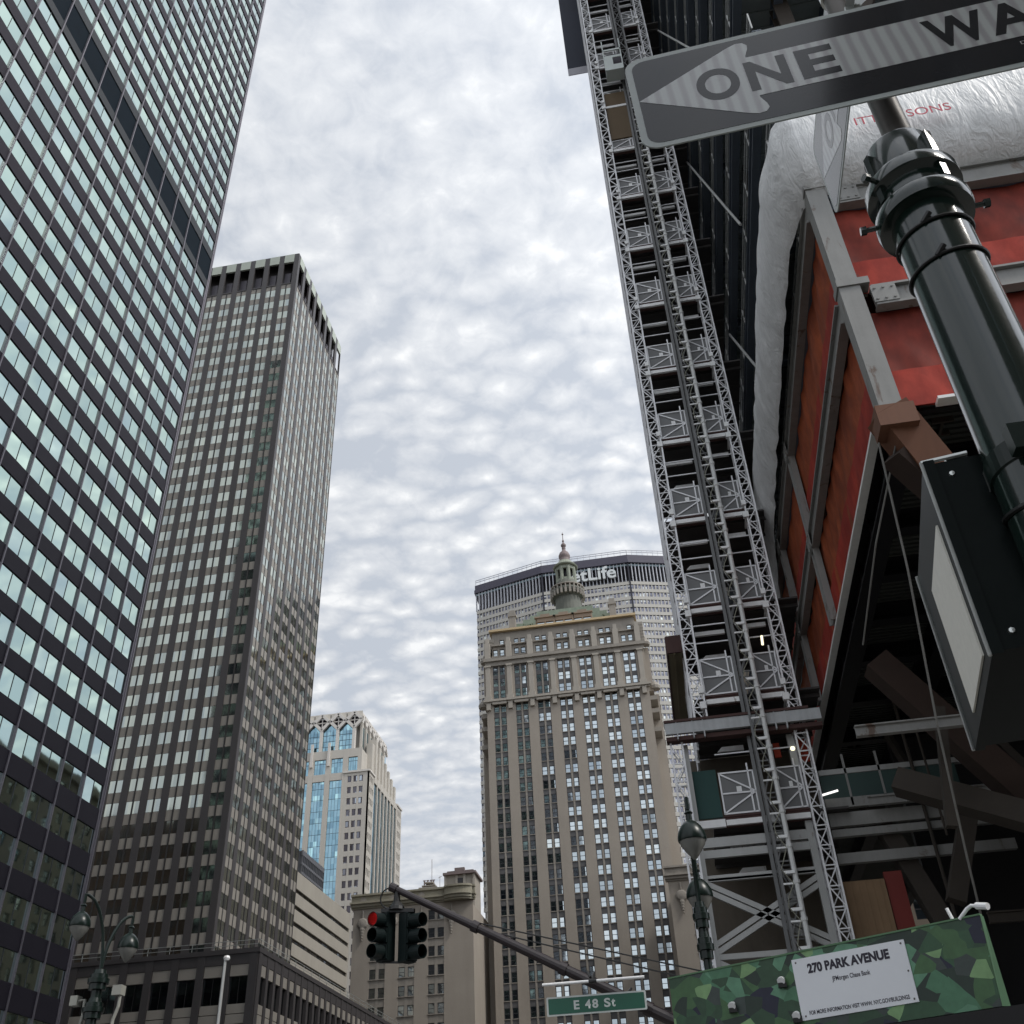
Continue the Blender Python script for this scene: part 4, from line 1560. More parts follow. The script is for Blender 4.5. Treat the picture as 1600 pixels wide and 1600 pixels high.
nb2 = math_(t_, "ADD", math_(t_, "MULTIPLY", ridge(1.3, 2, 1.6), .62), math_(t_, "MULTIPLY", ridge(3.4, 3, 1.2), .30))
bp_ = N(t_, "ShaderNodeBump"); bp_.inputs["Strength"].default_value = .34; bp_.inputs["Distance"].default_value = .16
L(t_, nb2, bp_.inputs["Height"]); L(t_, bp_.outputs[0], b_.inputs["Normal"])
root = thing("plastic_sheet", (8, 26, 32), "crumpled silver plastic sheet wrapped round the corner above the orange nets", "tarpaulin")
# one continuous sheet: path in plan from the far end of the avenue face, round the corner, along the cross street face
path = [(7.95, 51.0), (7.72, 46), (7.62, 40), (7.58, 33), (7.58, 27), (7.68, 24.9), (8.1, 24.2), (9.0, 24.02), (12, 24.0), (20, 24.0), (34, 24.05)]
ln = [0]
for a, b in zip(path[:-1], path[1:]):
    ln.append(ln[-1] + math.hypot(b[0] - a[0], b[1] - a[1]))
rg = random.Random(3)
ph = [(rg.uniform(.3, 2.4), rg.uniform(-.6, .6), rg.uniform(0, 6.3), rg.uniform(.3, 1)) for _ in range(18)]
ph2 = [(rg.uniform(-2.5, 2.5), rg.uniform(1, 3.5), rg.uniform(0, 6.3), rg.uniform(.2, .6)) for _ in range(14)]
NU, NV = 330, 44
mb = MB()
for i in range(NU + 1):
    s_ = ln[-1] * i / NU
    q = max(k for k in range(len(ln)) if ln[k] <= s_ + 1e-9); q = min(q, len(ln) - 2)
    tt = (s_ - ln[q]) / (ln[q + 1] - ln[q])
    px, py = path[q][0] + (path[q + 1][0] - path[q][0]) * tt, path[q][1] + (path[q + 1][1] - path[q][1]) * tt
    # outward normal blends from -X to -Y round the corner
    w_ = min(1, max(0, (s_ - ln[4]) / (ln[7] - ln[4])))
    nx, ny = -math.cos(w_ * math.pi / 2), -math.sin(w_ * math.pi / 2)
    far = max(0.0, 1 - s_ / 12)
    zlo, zhi = 31.95 - 2.0 * max(0, 1 - s_ / 5) ** 2 , 37.0 + .25 * math.sin(s_ * .4)
    for j in range(NV + 1):
        b = j / NV
        h = sum(w * (1 - abs(math.sin(fu * s_ + fv * b * 5 + p))) for fu, fv, p, w in ph) / 12
        h += sum(w * (1 - abs(math.sin(fu * s_ + fv * b * 5 + p))) for fu, fv, p, w in ph2) / 26
        belly = .55 * math.sin(math.pi * min(1, b * 1.02)) ** .7
        d = (belly + .24 * h) * (1 if b < .97 else .6) - .75 * w_ * (1 - b) ** 9
        mb.v.append((px + nx * d, py + ny * d, zlo + (zhi - zlo) * b))
for i in range(NU):
    for j in range(NV):
        k = i * (NV + 1) + j
        mb.f.append((k, k + NV + 1, k + NV + 2, k + 1)); mb.m.append(0)
mb.build("sheeting", [M_tarp], root, smooth=True)
M_red = mat("red_print", (.42, .03, .06), .6, var=.3, scale=3)
Mt = Matrix.Rotation(R(90), 4, "X")
text_mesh("ITT", .62, Matrix.Translation((9.88, 23.0, 33.45)) @ Mt, M_red, "red_print", root, ext=.004)
text_mesh("SONS", .62, Matrix.Translation((11.72, 23.0, 33.42)) @ Mt, M_red, "red_print", root, ext=.004)

# ------------------------------------------------------------------ hoist tower in front of the steel frame
YH_ = 45.3
M_lat = mat("lattice_steel", (.76, .765, .78), .5, metal=.3, var=.15, scale=2)
M_gate = mat("gate_mesh", (.165, .168, .17), .55, metal=.2, var=.2, scale=1.2)
M_land = mat("landing_boards", (.060, .056, .055), .85, var=.3, scale=.8)
M_rustd = mat("dark_rust", (.075, .038, .034), .8, var=.3)
root = thing("hoist_tower", (4.2, 47, 0), "tall pale lattice hoist tower with landing gates, standing before the dark steel frame", "hoist tower")

def lattice(mb, a, b, z0, z1, step, rc, rb, side=0, chord=True):
    ax, ay = a; bx, by = b
    if chord:
        mb.bar((ax, ay, z0), (ax, ay, z1), rc); mb.bar((bx, by, z0), (bx, by, z1), rc)
    n = int((z1 - z0) / step)
    for i in range(n):
        za, zb = z0 + i * step, z0 + (i + 1) * step
        mb.bar((ax, ay, za), (bx, by, za), rb, caps=False)
        if (i + side) % 2:
            mb.bar((ax, ay, za), (bx, by, zb), rb, caps=False)
        else:
            mb.bar((bx, by, za), (ax, ay, zb), rb, caps=False)
ZT = 118.0
levels = [16.44, 22.3, 27.35, 32.95, 38.55, 44.15, 50.0, 55.6, 61.2, 66.8, 72.4, 78.0, 83.6, 89.2, 94.8, 100.4, 106, 111.6]
for xa, xb, zlo in ((1.78, 2.36, 20.8), (6.22, 6.76, 3.5)):
    mb = MB()
    for y in (YH_, YH_ + .6):
        lattice(mb, (xa, y), (xb, y), zlo, ZT, .86, .04, .025, side=(y > YH_))
    for x in (xa, xb):
        lattice(mb, (x, YH_), (x, YH_ + .6), zlo, ZT, .86, .03, .02, chord=False)
    mb.build("mast", [M_lat], root)
mb = MB()
for y in (YH_, YH_ + .6):
    lattice(mb, (.47, y), (1.0, y), 3.5, 20.1, .86, .045, .028)
lattice(mb, (.47, YH_), (.47, YH_ + .6), 3.5, 20.1, .86, .03, .02, chord=False)
mb.build("mast", [M_lat], root)
mb = MB()   # rear frame, seen edge-on against the sky
for y0_ in (YH_ + 3.2, YH_ + 5.0, YH_ + 6.8):
    lattice(mb, (1.8, y0_), (1.8, y0_ + 1.0), 20.8, ZT, .9, .06, .035)
for i in range(70):
    z = 21 + 1.4 * i
    mb.bar((1.8, YH_, z), (1.8, YH_ + 7.8, z), .03, caps=False)
mb.build("rear_frame", [M_lat], root)
mb = MB()   # centre mast with its rack
for y in (YH_ - .55, YH_ + .1):
    lattice(mb, (4.28, y), (4.86, y), 3.5, ZT, 1.5, .055, .03)
for x in (4.28, 4.86):
    lattice(mb, (x, YH_ - .55), (x, YH_ + .1), 3.5, ZT, 1.5, .03, .03, chord=False)
mb.beam((4.1, YH_ + .1, 3.5), (4.1, YH_ + .1, ZT), .16, .12, 0, up=(0, 1, 0))
mb.build("centre_mast", [M_gate], root)
mb = MB()
mb.bar((4.86, YH_ - .75, 3.5), (4.86, YH_ - .75, 73.5), .11, 10)
for i in range(47):
    mb.bar((4.86, YH_ - .75, 4 + 1.5 * i), (4.86, YH_ - .75, 4.14 + 1.5 * i), .15, 8)
mb.build("riser_pipe", [mat("riser_paint", (.70, .71, .70), .5, var=.15, scale=2)], root)
mb = MB()
rg = random.Random(11)
for i in range(46):
    z = 4 + 1.5 * i
    sgn = -1
    pts = [(4.72, YH_ - .8, z), (4.36 + rg.uniform(-.06, .06), YH_ - .95, z + .55), (4.42 + rg.uniform(-.05, .1), YH_ - .9, z + .95), (4.72, YH_ - .8, z + 1.5)]
    mb.tube(pts, .022, 5)
mb.build("power_cable", [mat("cable_grey", (.30, .30, .24), .6)], root)
bk = MB()
for i in range(46):
    z = 4 + 1.5 * i
    bk.bar((4.3, YH_ - .78, z), (4.95, YH_ - .78, z), .035); bk.bar((4.4, YH_ - .85, z + .45), (4.85, YH_ - .85, z + .45), .06)
build_each(bk, "tie_clamp", [M_galw], root)
# landings: edge beams, white toe beams and a pair of gates each
first = {}
for k, z in enumerate(levels):
    mb = MB()
    for xa, xb in ((2.42, 4.1), (4.98, 6.18)):
        mb.box(xa, xb, YH_ + .25, YH_ + .45, z - .52, z - .08, 0)
        mb.box(xa, xb, YH_ + .2, YH_ + .46, z - .08, z, 0)
    mb.box(1.9, 7.9, YH_ + .5, YH_ + 8.2, z - .10, z, 1)
    for i in range(5):
        mb.box(1.95, 7.9, YH_ + 1.0 + 1.6 * i, YH_ + 1.15 + 1.6 * i, z - .3, z - .104, 1)
    mb.build("landing", [M_rustd, M_land], root)
    mb = MB()
    for xa, xb in ((2.45, 4.05), (5.0, 6.15)):
        mb.box(xa, xb, YH_ + .1, YH_ + .24, z - .48, z - .24)
    for xa, xb, dz in ((2.48, 4.0, -1.35), (5.02, 6.1, -1.2)):
        mb.box(xa, xb, YH_ + 1.0, YH_ + 1.15, z + dz, z + dz + .22)
    if z < 60:
        mb.hexa([(2.7, YH_ + 2.6, z - 1.95), (4.0, YH_ + 2.6, z - 1.95), (4.0, YH_ + 2.7, z - 1.95), (2.7, YH_ + 2.7, z - 1.95),
                 (2.95, YH_ + 2.6, z - 1.7), (4.0, YH_ + 2.6, z - 1.7), (4.0, YH_ + 2.7, z - 1.7), (2.95, YH_ + 2.7, z - 1.7)])
    build_each(mb, "white_beam", [M_galw], root)
    mb = MB()
    for zr_, in ((2.9,), (3.9,)):
        for xa, xb in ((2.42, 4.1), (4.98, 6.18)):
            mb.bar((xa, YH_ + .3, z + zr_), (xb, YH_ + .3, z + zr_), .028)
    build_each(mb, "guard_rail", [M_lat], root)
    for xa, xb in ((2.46, 4.0), (5.02, 6.12)):
        key = xa
        Mz = Matrix.Translation((0, 0, z))
        if key not in first:
            mb = MB()
            w = xb - xa
            y = YH_ + .3
            mb.box(xa, xb, y, y + .03, .1, 1.95, 0)
            fr = .035
            for (p, q) in (((xa, y - .02, .08), (xb, y - .02, .08)), ((xa, y - .02, 1.97), (xb, y - .02, 1.97)), ((xa, y - .02, .05), (xa, y - .02, 2.0)), ((xb - .22, y - .02, .05), (xb - .22, y - .02, 2.35)),
                           ((xb, y - .02, .05), (xb, y - .02, 2.0)), ((xa, y - .02, 1.0), (xb, y - .02, 1.0)), ((xa, y - .02, .1), (xb, y - .02, 1.0)), ((xa, y - .02, 1.95), (xb, y - .02, 1.0))):
                mb.bar(p, q, fr, 4, 1)
            mb.box(xa + w * .45, xa + w * .6, y - .035, y - .03, 1.05, 1.3, 2)
            o = mb.build("landing_gate", [M_gate, M_lat, M_galw], root)
            o.matrix_basis = Mz
            first[key] = o
        else:
            rot_copy(first[key], root, Mz)
    for sx in (2.36, 6.22):
        pass
mb = MB()
for z in levels[1:]:
    for x in (2.3, 6.2):
        mb.box(x - .18, x + .12, YH_ - .12, YH_ + .1, z - .75, z - .4)
        mb.box(x - .14, x + .1, YH_ - .12, YH_ + .1, z + .05, z + .35)
        mb.bar((x, YH_, z - .6), (x, YH_ + 1.2, z - .6), .07)
build_each(mb, "wall_tie", [M_galw], root)
# big white transfer beam and the braced base
mb = MB(); mb.box(.3, 7.5, YH_ - .45, YH_ - .25, 20.28, 20.82, 0); mb.box(.28, 7.0, YH_ - .5, YH_ + .3, 20.84, 20.96, 1); mb.box(.3, 7.5, YH_ - .3, YH_ + .2, 20.0, 20.2, 1)
for x in (.85, 1.6, 2.1, 5.4, 5.9):
    mb.box(x - .03, x + .03, YH_ - .47, YH_ - .2, 20.0, 20.9, 0)
mb.build("transfer_beam", [mat("scuffed_white", (.46, .48, .49), .6, var=.25, scale=1.5, streak=.2), M_rustd], root)
mb = MB()
for z, h in ((15.35, .42), (14.85, .34), (13.8, .26), (13.75, .1), (10.6, .22), (7.3, .26)):
    mb.beam((1.1, YH_ + .5, z), (6.1, YH_ + .5, z), .2, h, 0)
mb.beam((.95, YH_ + .4, 16.15), (6.1, YH_ + .4, 16.15), .2, .34, 1)
build_each(mb, "base_beam", [M_gal, M_galw], root)
mb = MB()
for (xa, za, xb, zb) in ((1.1, 13.5, 6.0, 10.8), (1.1, 10.9, 6.0, 13.4), (1.1, 10.3, 6.0, 7.6), (1.1, 7.6, 6.0, 10.3)):
    for o_ in (-.16, .16):
        mb.beam((xa, YH_ + .5, za + o_), (xb, YH_ + .5, zb + o_), .22, .17, 0, up=(0, 1, 0))
for x in (1.1, 6.0):
    mb.beam((x, YH_ + .5, 0), (x, YH_ + .5, 20), .3, .3, up=(0, 1, 0))
build_each(mb, "cross_brace", [M_gal], root)
mb = MB(); mb.box(1.2, 7.9, 53.0, 53.3, 8.5, 22); mb.build("back_boards", [mat("dark_boards", (.11, .092, .072), .8, var=.3, scale=.7, streak=.2)], root)
mb = MB(); mb.box(1.15, 2.35, YH_ + .6, YH_ + .7, 16.5, 18.75)
mb.build("green_board", [mat("green_plywood", (.018, .066, .06), .7, var=.15)], root)
mb = MB(); mb.box(5.1, 6.0, YH_ + .75, YH_ + .8, 16.6, 18.2); mb.build("red_board", [mat("faded_red_board", (.24, .10, .085), .8, var=.2)], root)
mb = MB(); mb.box(5.2, 5.5, YH_ + .8, YH_ + .9, 19.1, 19.8); mb.box(6.1, 6.9, YH_ + .9, YH_ + 1.0, 18.8, 19.9); build_each(mb, "orange_wrap", [mat("orange_sheet", (.42, .05, .02), .7, var=.3, scale=2)], root)
mb = MB(); mb.box(2.45, 4.1, YH_ + .15, YH_ + .25, 67.9, 73.9); mb.build("plywood_panel", [mat("brown_ply", (.125, .088, .05), .8, var=.12)], root)
mb = MB(); mb.box(1.0, 2.0, 47.7, 58, 25.95, 26.05, 0); mb.box(.96, 1.04, 47.7, 58, 25.9, 26.9, 1); mb.box(1.96, 2.04, 47.7, 58, 25.9, 26.9, 1); mb.box(1.0, 2.0, 47.62, 47.72, 25.9, 26.9, 1); mb.box(1.3, 1.4, 47.7, 58, 25.84, 25.95, 0); mb.box(1.7, 1.75, 47.7, 58, 25.84, 25.95, 0)
mb.build("side_walkway", [mat("grey_ply", (.27, .23, .15), .8, var=.2), M_rustd], root)
# hoist car
root = thing("hoist_car", (3.55, 44.5, 74.6), "small white hoist car on the lattice tower near the top", "hoist car")
mb = MB()
mb.box(2.84, 4.24, 43.9, 44.9, 74.6, 75.3, 0); mb.box(2.84, 4.24, 43.9, 43.95, 76.3, 76.6, 0)
mb.box(2.84, 3.5, 43.9, 43.95, 75.3, 76.3, 0); mb.box(2.84, 4.24, 44.3, 44.9, 75.3, 77.4, 1)
for x in (2.84, 4.2):
    mb.box(x - .04, x + .04, 43.88, 43.96, 74.6, 78.8, 0)
mb.box(2.84, 4.24, 43.88, 43.96, 77.3, 77.5, 0)
mb.build("cabin", [mat("car_white", (.62, .68, .66), .5), mat("car_dark", (.06, .05, .07), .6)], root)
# screen hung high on the frame
root = thing("safety_screen", (4, 56, 92.8), "dark navy safety screen jutting out behind the top of the hoist", "screen")
mb = MB(); mb.box(-.1, 7.6, 54, 54.35, 92.8, 128)
mb.build("panel", [mat("navy_screen", (.018, .024, .045), .7, var=.2, scale=.3)], root)
mb = MB(); mb.box(-.1, 1.9, 53.94, 54.0, 91.6, 92.75)
mb.build("net_fringe", [mat("white_net", (.5, .5, .55), .8, var=.1)], root)
# small lit lamps on the works
M_lit = emit("lit_tube", (1.0, .98, .95), .9)
M_bulb = emit("lit_bulb", (1.0, .90, .62), 1.1)
for nm, a, b, r_, m, lab in (("tube_light", (6.88, 45.9, 17.05), (7.62, 45.9, 17.2), .05, M_lit, "lit white tube lamp beside the right mast of the hoist tower"),
                             ("tube_light", (5.62, 45.35, 24.6), (5.66, 45.35, 25.1), .06, M_bulb, "small lit yellow lamp inside a hoist landing"),):
    mb = MB(); mb.bar(a, b, r_, 6); o = mb.build(nm, [m]); tag(o, lab, "lamp")
mb = MB(); mb.lathe((5.93, 45.0, 18.93), [(0, 0), (.08, .02), (.12, .1), (.08, .18), (0, .2)], 10); o = mb.build("bulb_light", [M_bulb]); tag(o, "round lit bulb under the white transfer beam of the hoist", "lamp")

# ------------------------------------------------------------------ street furniture in the foreground
M_pole = mat("black_green_gloss", (.006, .016, .012), .18, var=.3, scale=14, bump=.012, bscale=40, spec=.5, coat=.5, rust=(.035, .05, .045), rcut=.66, rscale=22)
M_polem = mat("dark_green_paint", (.008, .016, .013), .3, var=.25, scale=6, spec=.35)
M_stl = mat("worn_steel", (.11, .10, .09), .45, metal=.5, var=.3, scale=20)
M_hw = mat("bolt_steel", (.55, .57, .55), .3, metal=.9, var=.2, scale=40)
M_zip = mat("black_rubber", (.01, .01, .01), .45)

def sheeting(name, c, c2):
    m, t, b = new_mat(name)
    tcn = N(t, "ShaderNodeTexCoord")
    wv_ = N(t, "ShaderNodeTexWave", wave_type="BANDS", bands_direction="X")
    wv_.inputs["Scale"].default_value = 12.5
    wv_.inputs["Distortion"].default_value = .5
    wv_.inputs["Detail"].default_value = 1
    L(t, tcn.outputs["Object"], wv_.inputs["Vector"])
    nz_ = noise(t, tcn.outputs["Object"], 240, 2, .6)
    f_ = math_(t, "ADD", math_(t, "MULTIPLY", wv_.outputs[1], .8), math_(t, "MULTIPLY", nz_, .3))
    L(t, ramp(t, f_, [(.25, c), (.75, c2)]), b.inputs["Base Color"])
    b.inputs["Roughness"].default_value = .3
    b.inputs["Coat Weight"].default_value = .5
    b.inputs["Coat Roughness"].default_value = .06
    return m
M_sw = sheeting("white_sheeting", (.28, .275, .28), (.40, .42, .41))
M_sb = mat("sign_black", (.018, .019, .022), .14, var=.15, scale=8, spec=.2, coat=.2)
M_swb = mat("sign_border", (.36, .395, .38), .35, var=.1, scale=30)
M_back = mat("sign_back", (.42, .42, .42), .4, metal=.6)

def rrect(w, h, r, n=5):
    p = []
    for cx_, cy_, a0 in ((w - r, h - r, 0), (r, h - r, 90), (r, r, 180), (w - r, r, 270)):
        for i in range(n + 1):
            a = R(a0 + 90 * i / n)
            p.append((cx_ + r * math.cos(a), cy_ + r * math.sin(a)))
    return p

def plate(mb, T, pts, z0, z1, mi=0, mi_back=None):
    k = len(mb.v); n = len(pts)
    for z in (z0, z1):
        mb.v += [tuple(T @ Vector((x, y, z))) for x, y in pts]
    mb.f.append(tuple(k + n + i for i in range(n))); mb.m.append(mi)
    mb.f.append(tuple(k + n - 1 - i for i in range(n))); mb.m.append(mi if mi_back is None else mi_back)
    for i in range(n):
        j = (i + 1) % n
        mb.f.append((k + i, k + j, k + n + j, k + n + i)); mb.m.append(mi)

def oneway(T, label):
    root = bpy.data.objects.new("one_way_sign", None); C.objects.link(root)
    root.location = T.to_translation()
    tag(root, label, "street sign", "one way signs on the corner pole")
    w, h = .914, .305
    mb = MB(); plate(mb, T, rrect(w, h, .035), 0, .003, 0, 1); mb.build("sign_plate", [M_swb, M_back], root)
    mb = MB(); plate(mb, T @ Matrix.Translation((.013, .013, 0)), rrect(w - .026, h - .026, .028), .0031, .0036); mb.build("black_field", [M_sb], root)
    mid = .155
    arrow = [(.0134, mid)]
    for sgn in (1, -1):
        pts = [(.205, mid + sgn * .1135), (.222, mid + sgn * .121), (.236, mid + sgn * .119), (.2435, mid + sgn * .108), (.242, mid + sgn * .095), (.2337, mid + sgn * .072), (.2345, mid + sgn * .066)]
        arrow += pts if sgn == 1 else []
        if sgn == 1:
            up = pts
    lowp = [(x, 2 * mid - y) for x, y in up]
    pts = [(.0134, mid)] + lowp + [(.885, mid - .066), (.885, mid + .066)] + up[::-1]
    mb = MB()
    # split into convex pieces: head, barbs and shaft
    def pc(q): plate(mb, T, q, .0037, .0042)
    pc([(.0134, mid), (.205, mid - .1135), (.222, mid - .121), (.236, mid - .119), (.2435, mid - .108), (.242, mid - .095), (.2337, mid - .072), (.2337, mid + .072), (.242, mid + .095), (.2435, mid + .108), (.236, mid + .119), (.222, mid + .121), (.205, mid + .1135)])
    pc([(.2337, mid - .066), (.885, mid - .066), (.885, mid + .066), (.2337, mid + .066)])
    a = mb.build("arrow", [M_sw], root)
    a.location = T.to_translation()
    Ti = T.copy(); Ti.translation = (0, 0, 0)
    a.matrix_parent_inverse = Matrix.Translation(-root.location)
    # keep the sheeting pattern in the plate's own axes
    a.data.transform(T.inverted())
    a.matrix_basis = T
    for ch, u0_, u1_ in (("O", .126, .208), ("N", .2235, .303), ("E", .321, .392), ("W", .560, .668), ("A", .669, .755), ("Y", .752, .838)):
        fit_text(ch, T, u0_, u1_, mid - .049 - (.003 if ch == "O" else 0), mid + .049 + (.003 if ch == "O" else 0), M_sb, "letter", root, .0046, bold=.03)
    fit_text("DEP", T, .70, .728, .064, .074, M_back, "small_print", root, .004)
    return root

T1 = Matrix.Translation((.118, 1.157, 3.280)) @ Matrix.Rotation(R(-2.2), 4, "Z") @ Matrix.Rotation(R(90), 4, "X") @ Matrix.Rotation(R(1.2), 4, "Z")
oneway(T1, "black and white one way sign facing the camera, its arrow pointing left")
T2 = Matrix.Translation((.668, 1.872, 3.85)) @ Matrix.Rotation(R(-90), 4, "Z") @ Matrix.Rotation(R(90), 4, "X") 
oneway(T2, "pale one way sign seen nearly edge on, pointing down behind the other sign")

# the pole they stand on
px, py = .575, 1.222
root = thing("sign_pole", (px, py, .15), "glossy black green street pole with a bolted collar, close on the right", "pole")
mb = MB(); mb.lathe((px, py, 0), [(.13, .15), (.13, .3), (.09, .45), (.066, .6), (.0605, 3.03)], 48); mb.build("shaft", [M_pole], root, smooth=True)
mb = MB(); mb.lathe((px, py, 0), [(.060, 3.028), (.079, 3.032), (.0815, 3.04), (.0815, 3.058), (.077, 3.064), (.068, 3.07), (.066, 3.10), (.070, 3.104), (.0815, 3.108), (.0815, 3.130), (.076, 3.139), (.061, 3.142), (.060, 3.225), (.056, 3.232), (.030, 3.234)], 48)
for i in range(4):
    t = R(25 + 90 * i)
    c = Vector((px + .066 * math.cos(t), py + .066 * math.sin(t), 0))
    mb.beam(c + Vector((0, 0, 3.07)), c + Vector((0, 0, 3.195)), .012, .022, up=(math.cos(t), math.sin(t), 0))
cl = mb.build("collar", [M_pole], root, smooth=True)
for zc_, off in ((3.115, 10), (3.05, 10)):
    for i in range(2):
        t = R(off + 180 * i + (20 if zc_ > 3.1 else -15))
        mb = MB()
        d = Vector((math.cos(t), math.sin(t), 0))
        c = Vector((px, py, zc_))
        mb.bar(c + d * .07, c + d * .104, .005, 8); mb.bar(c + d * .098, c + d * .108, .008, 6)
        b_o = mb.build("set_bolt", [M_pole], cl)
mb = MB(); mb.lathe((px + .012, py - .01, 0), [(.0255, 3.17), (.0255, 4.45)], 24); mb.build("top_pipe", [M_stl], root, smooth=True)
mb = MB()
for zc_ in (3.345, 3.56):
    c = Vector((px + .005, 1.150, zc_))
    mb.lathe(c, [(.0155, -.002), (.0155, .001), (.009, .002), (.0085, .0075), (0, .0078)], 10, axis=(0, -1, 0))
build_each(mb, "sign_bolt", [M_hw], root)
mb = MB(); mb.lathe((px + .012, py - .01, 0), [(.031, 3.63), (.031, 3.66)], 20); mb.beam((px + .01, py - .06, 3.66), (px + .05, py - .06, 3.70), .03, .02); mb.lathe((px + .012, py - .01, 0), [(.031, 3.78), (.031, 3.80)], 20)
mb.box(px + .0, px + .03, py - .055, py - .03, 3.61, 3.66)
mb.build("clamp_band", [M_hw], root)
def tie(zc_, tiltx, r_=.0635, rr=.0028):
    mb = MB()
    pts = []
    for i in range(37):
        t = 2 * math.pi * i / 36
        pts.append((px + r_ * math.cos(t), py + r_ * math.sin(t), zc_ + tiltx * math.sin(t + .6)))
    mb.tube(pts, rr, 6)
    k = pts[24]
    mb.bar(k, (k[0] + .012, k[1] - .010, k[2] + .012), .005, 6)
    mb.build("cable_tie", [M_zip], root)
tie(2.985, .010); tie(2.905, .012); tie(2.43, .02, rr=.004)
mb = MB(); mb.lathe((px, py, 0), [(.0615, 2.48), (.065, 2.482), (.065, 2.515), (.0615, 2.517)], 40); mb.box(px - .05, px + .02, py - .078, py - .055, 2.478, 2.52)
mb.build("strap_clamp", [M_polem], root)

# pedestrian signal head
root = thing("pedestrian_signal", (.46, 1.4, 2.245), "black pedestrian signal head with a pale lens, strapped to the pole", "pedestrian signal")
v_ = Vector((.13, .9915, 0)); w_ = Vector((.9915, -.13, 0)); Nn = Vector((.4506, 1.2726, 0))
def pb(mb, s0, s1, t0, t1, z0, z1, mi=0):
    q = lambda s, t, z: Nn + v_ * s + w_ * t + Vector((0, 0, z))
    mb.hexa([q(s0, t0, z0), q(s0, t1, z0), q(s1, t1, z0), q(s1, t0, z0), q(s0, t0, z1), q(s0, t1, z1), q(s1, t1, z1), q(s1, t0, z1)], mi)
M_ped = mat("signal_black", (.008, .011, .0105), .4, var=.3, scale=15, spec=.06)
mb = MB(); pb(mb, 0, .346, .012, .088, 2.245, 2.56); pb(mb, .012, .33, .09, .18, 2.26, 2.535); mb.build("housing", [M_ped], root)
mb = MB()
for z_ in (2.30, 2.49):
    pb(mb, -.008, .0, .07, .10, z_, z_ + .035)
build_each(mb, "hinge", [M_hw], root)
mb = MB()
for t_q, z_ in ((.03, 2.535), (.03, 2.27), (.16, 2.515), (.16, 2.28)):
    mb.lathe(Nn + w_ * t_q + v_ * (-.0 if t_q < .1 else .012) + Vector((0, 0, z_)), [(.005, 0), (.004, .003), (0, .0035)], 8, axis=-v_)
build_each(mb, "screw", [M_hw], root)
mb = MB()
pb(mb, -.004, .05, -.004, .0115, 2.24, 2.565); pb(mb, .24, .35, -.004, .0115, 2.24, 2.565); pb(mb, .05, .24, -.004, .0115, 2.475, 2.565); pb(mb, .05, .24, -.004, .0115, 2.24, 2.272)
mb.build("visor_frame", [M_ped], root)
mb = MB(); pb(mb, .045, .245, -.007, -.003, 2.262, 2.48); mb.build("lens", [mat("pale_lens", (.88, .87, .78), .5, var=.10, scale=60, fine=.15)], root)
mb = MB()
for s in (.0, .346):
    mb.bar(Nn + v_ * s + w_ * -.006 + Vector((0, 0, 2.24)), Nn + v_ * s + w_ * -.006 + Vector((0, 0, 2.566)), .003, 6)
mb.bar(Nn + w_ * -.006 + Vector((0, 0, 2.565)), Nn + w_ * .06 + Vector((0, 0, 2.567)), .004, 6)
pb(mb, .004, .02, .03, .06, 2.56, 2.572)
build_each(mb, "edge_bead", [M_hw], root)
mb = MB()
ax_ = Nn + v_ * .17 + w_ * .13
mb.lathe(ax_, [(.03, 2.09), (.035, 2.10), (.03, 2.13), (.03, 2.20), (.037, 2.205), (.037, 2.225), (.03, 2.23), (.03, 2.262)], 20)
mb.bar(ax_ + Vector((0, 0, 2.11)), Vector((px, py + .05, 2.11)), .022, 12)
mb.bar(Nn + v_ * .17 + w_ * .13 + Vector((0, 0, 2.45)), Vector((px, py + .05, 2.45)), .02, 12)
mb.build("bracket", [M_ped], root)
mb = MB()
pts = [Nn + v_ * .35 + Vector((0, 0, 2.25)) + Vector((.002 * i, .05 * i, -.02 * i)) for i in range(1)]
mb.tube([(7.75, 25.0, 20.6), (8.0, 27, 17.2), (8.3, 30, 13.5), (8.8, 33, 10.4), (9.6, 37, 7.2), (10.5, 40, 5.6)], .035, 6)
mb.tube([(8.2, 25.0, 20.4), (7.6, 28, 18.9), (7.5, 33, 17.9)], .03, 6)
o = mb.build("hanging_cable", [M_gry]); tag(o, "thin grey cable sagging from the plywood wrap into the dark space below", "cable")

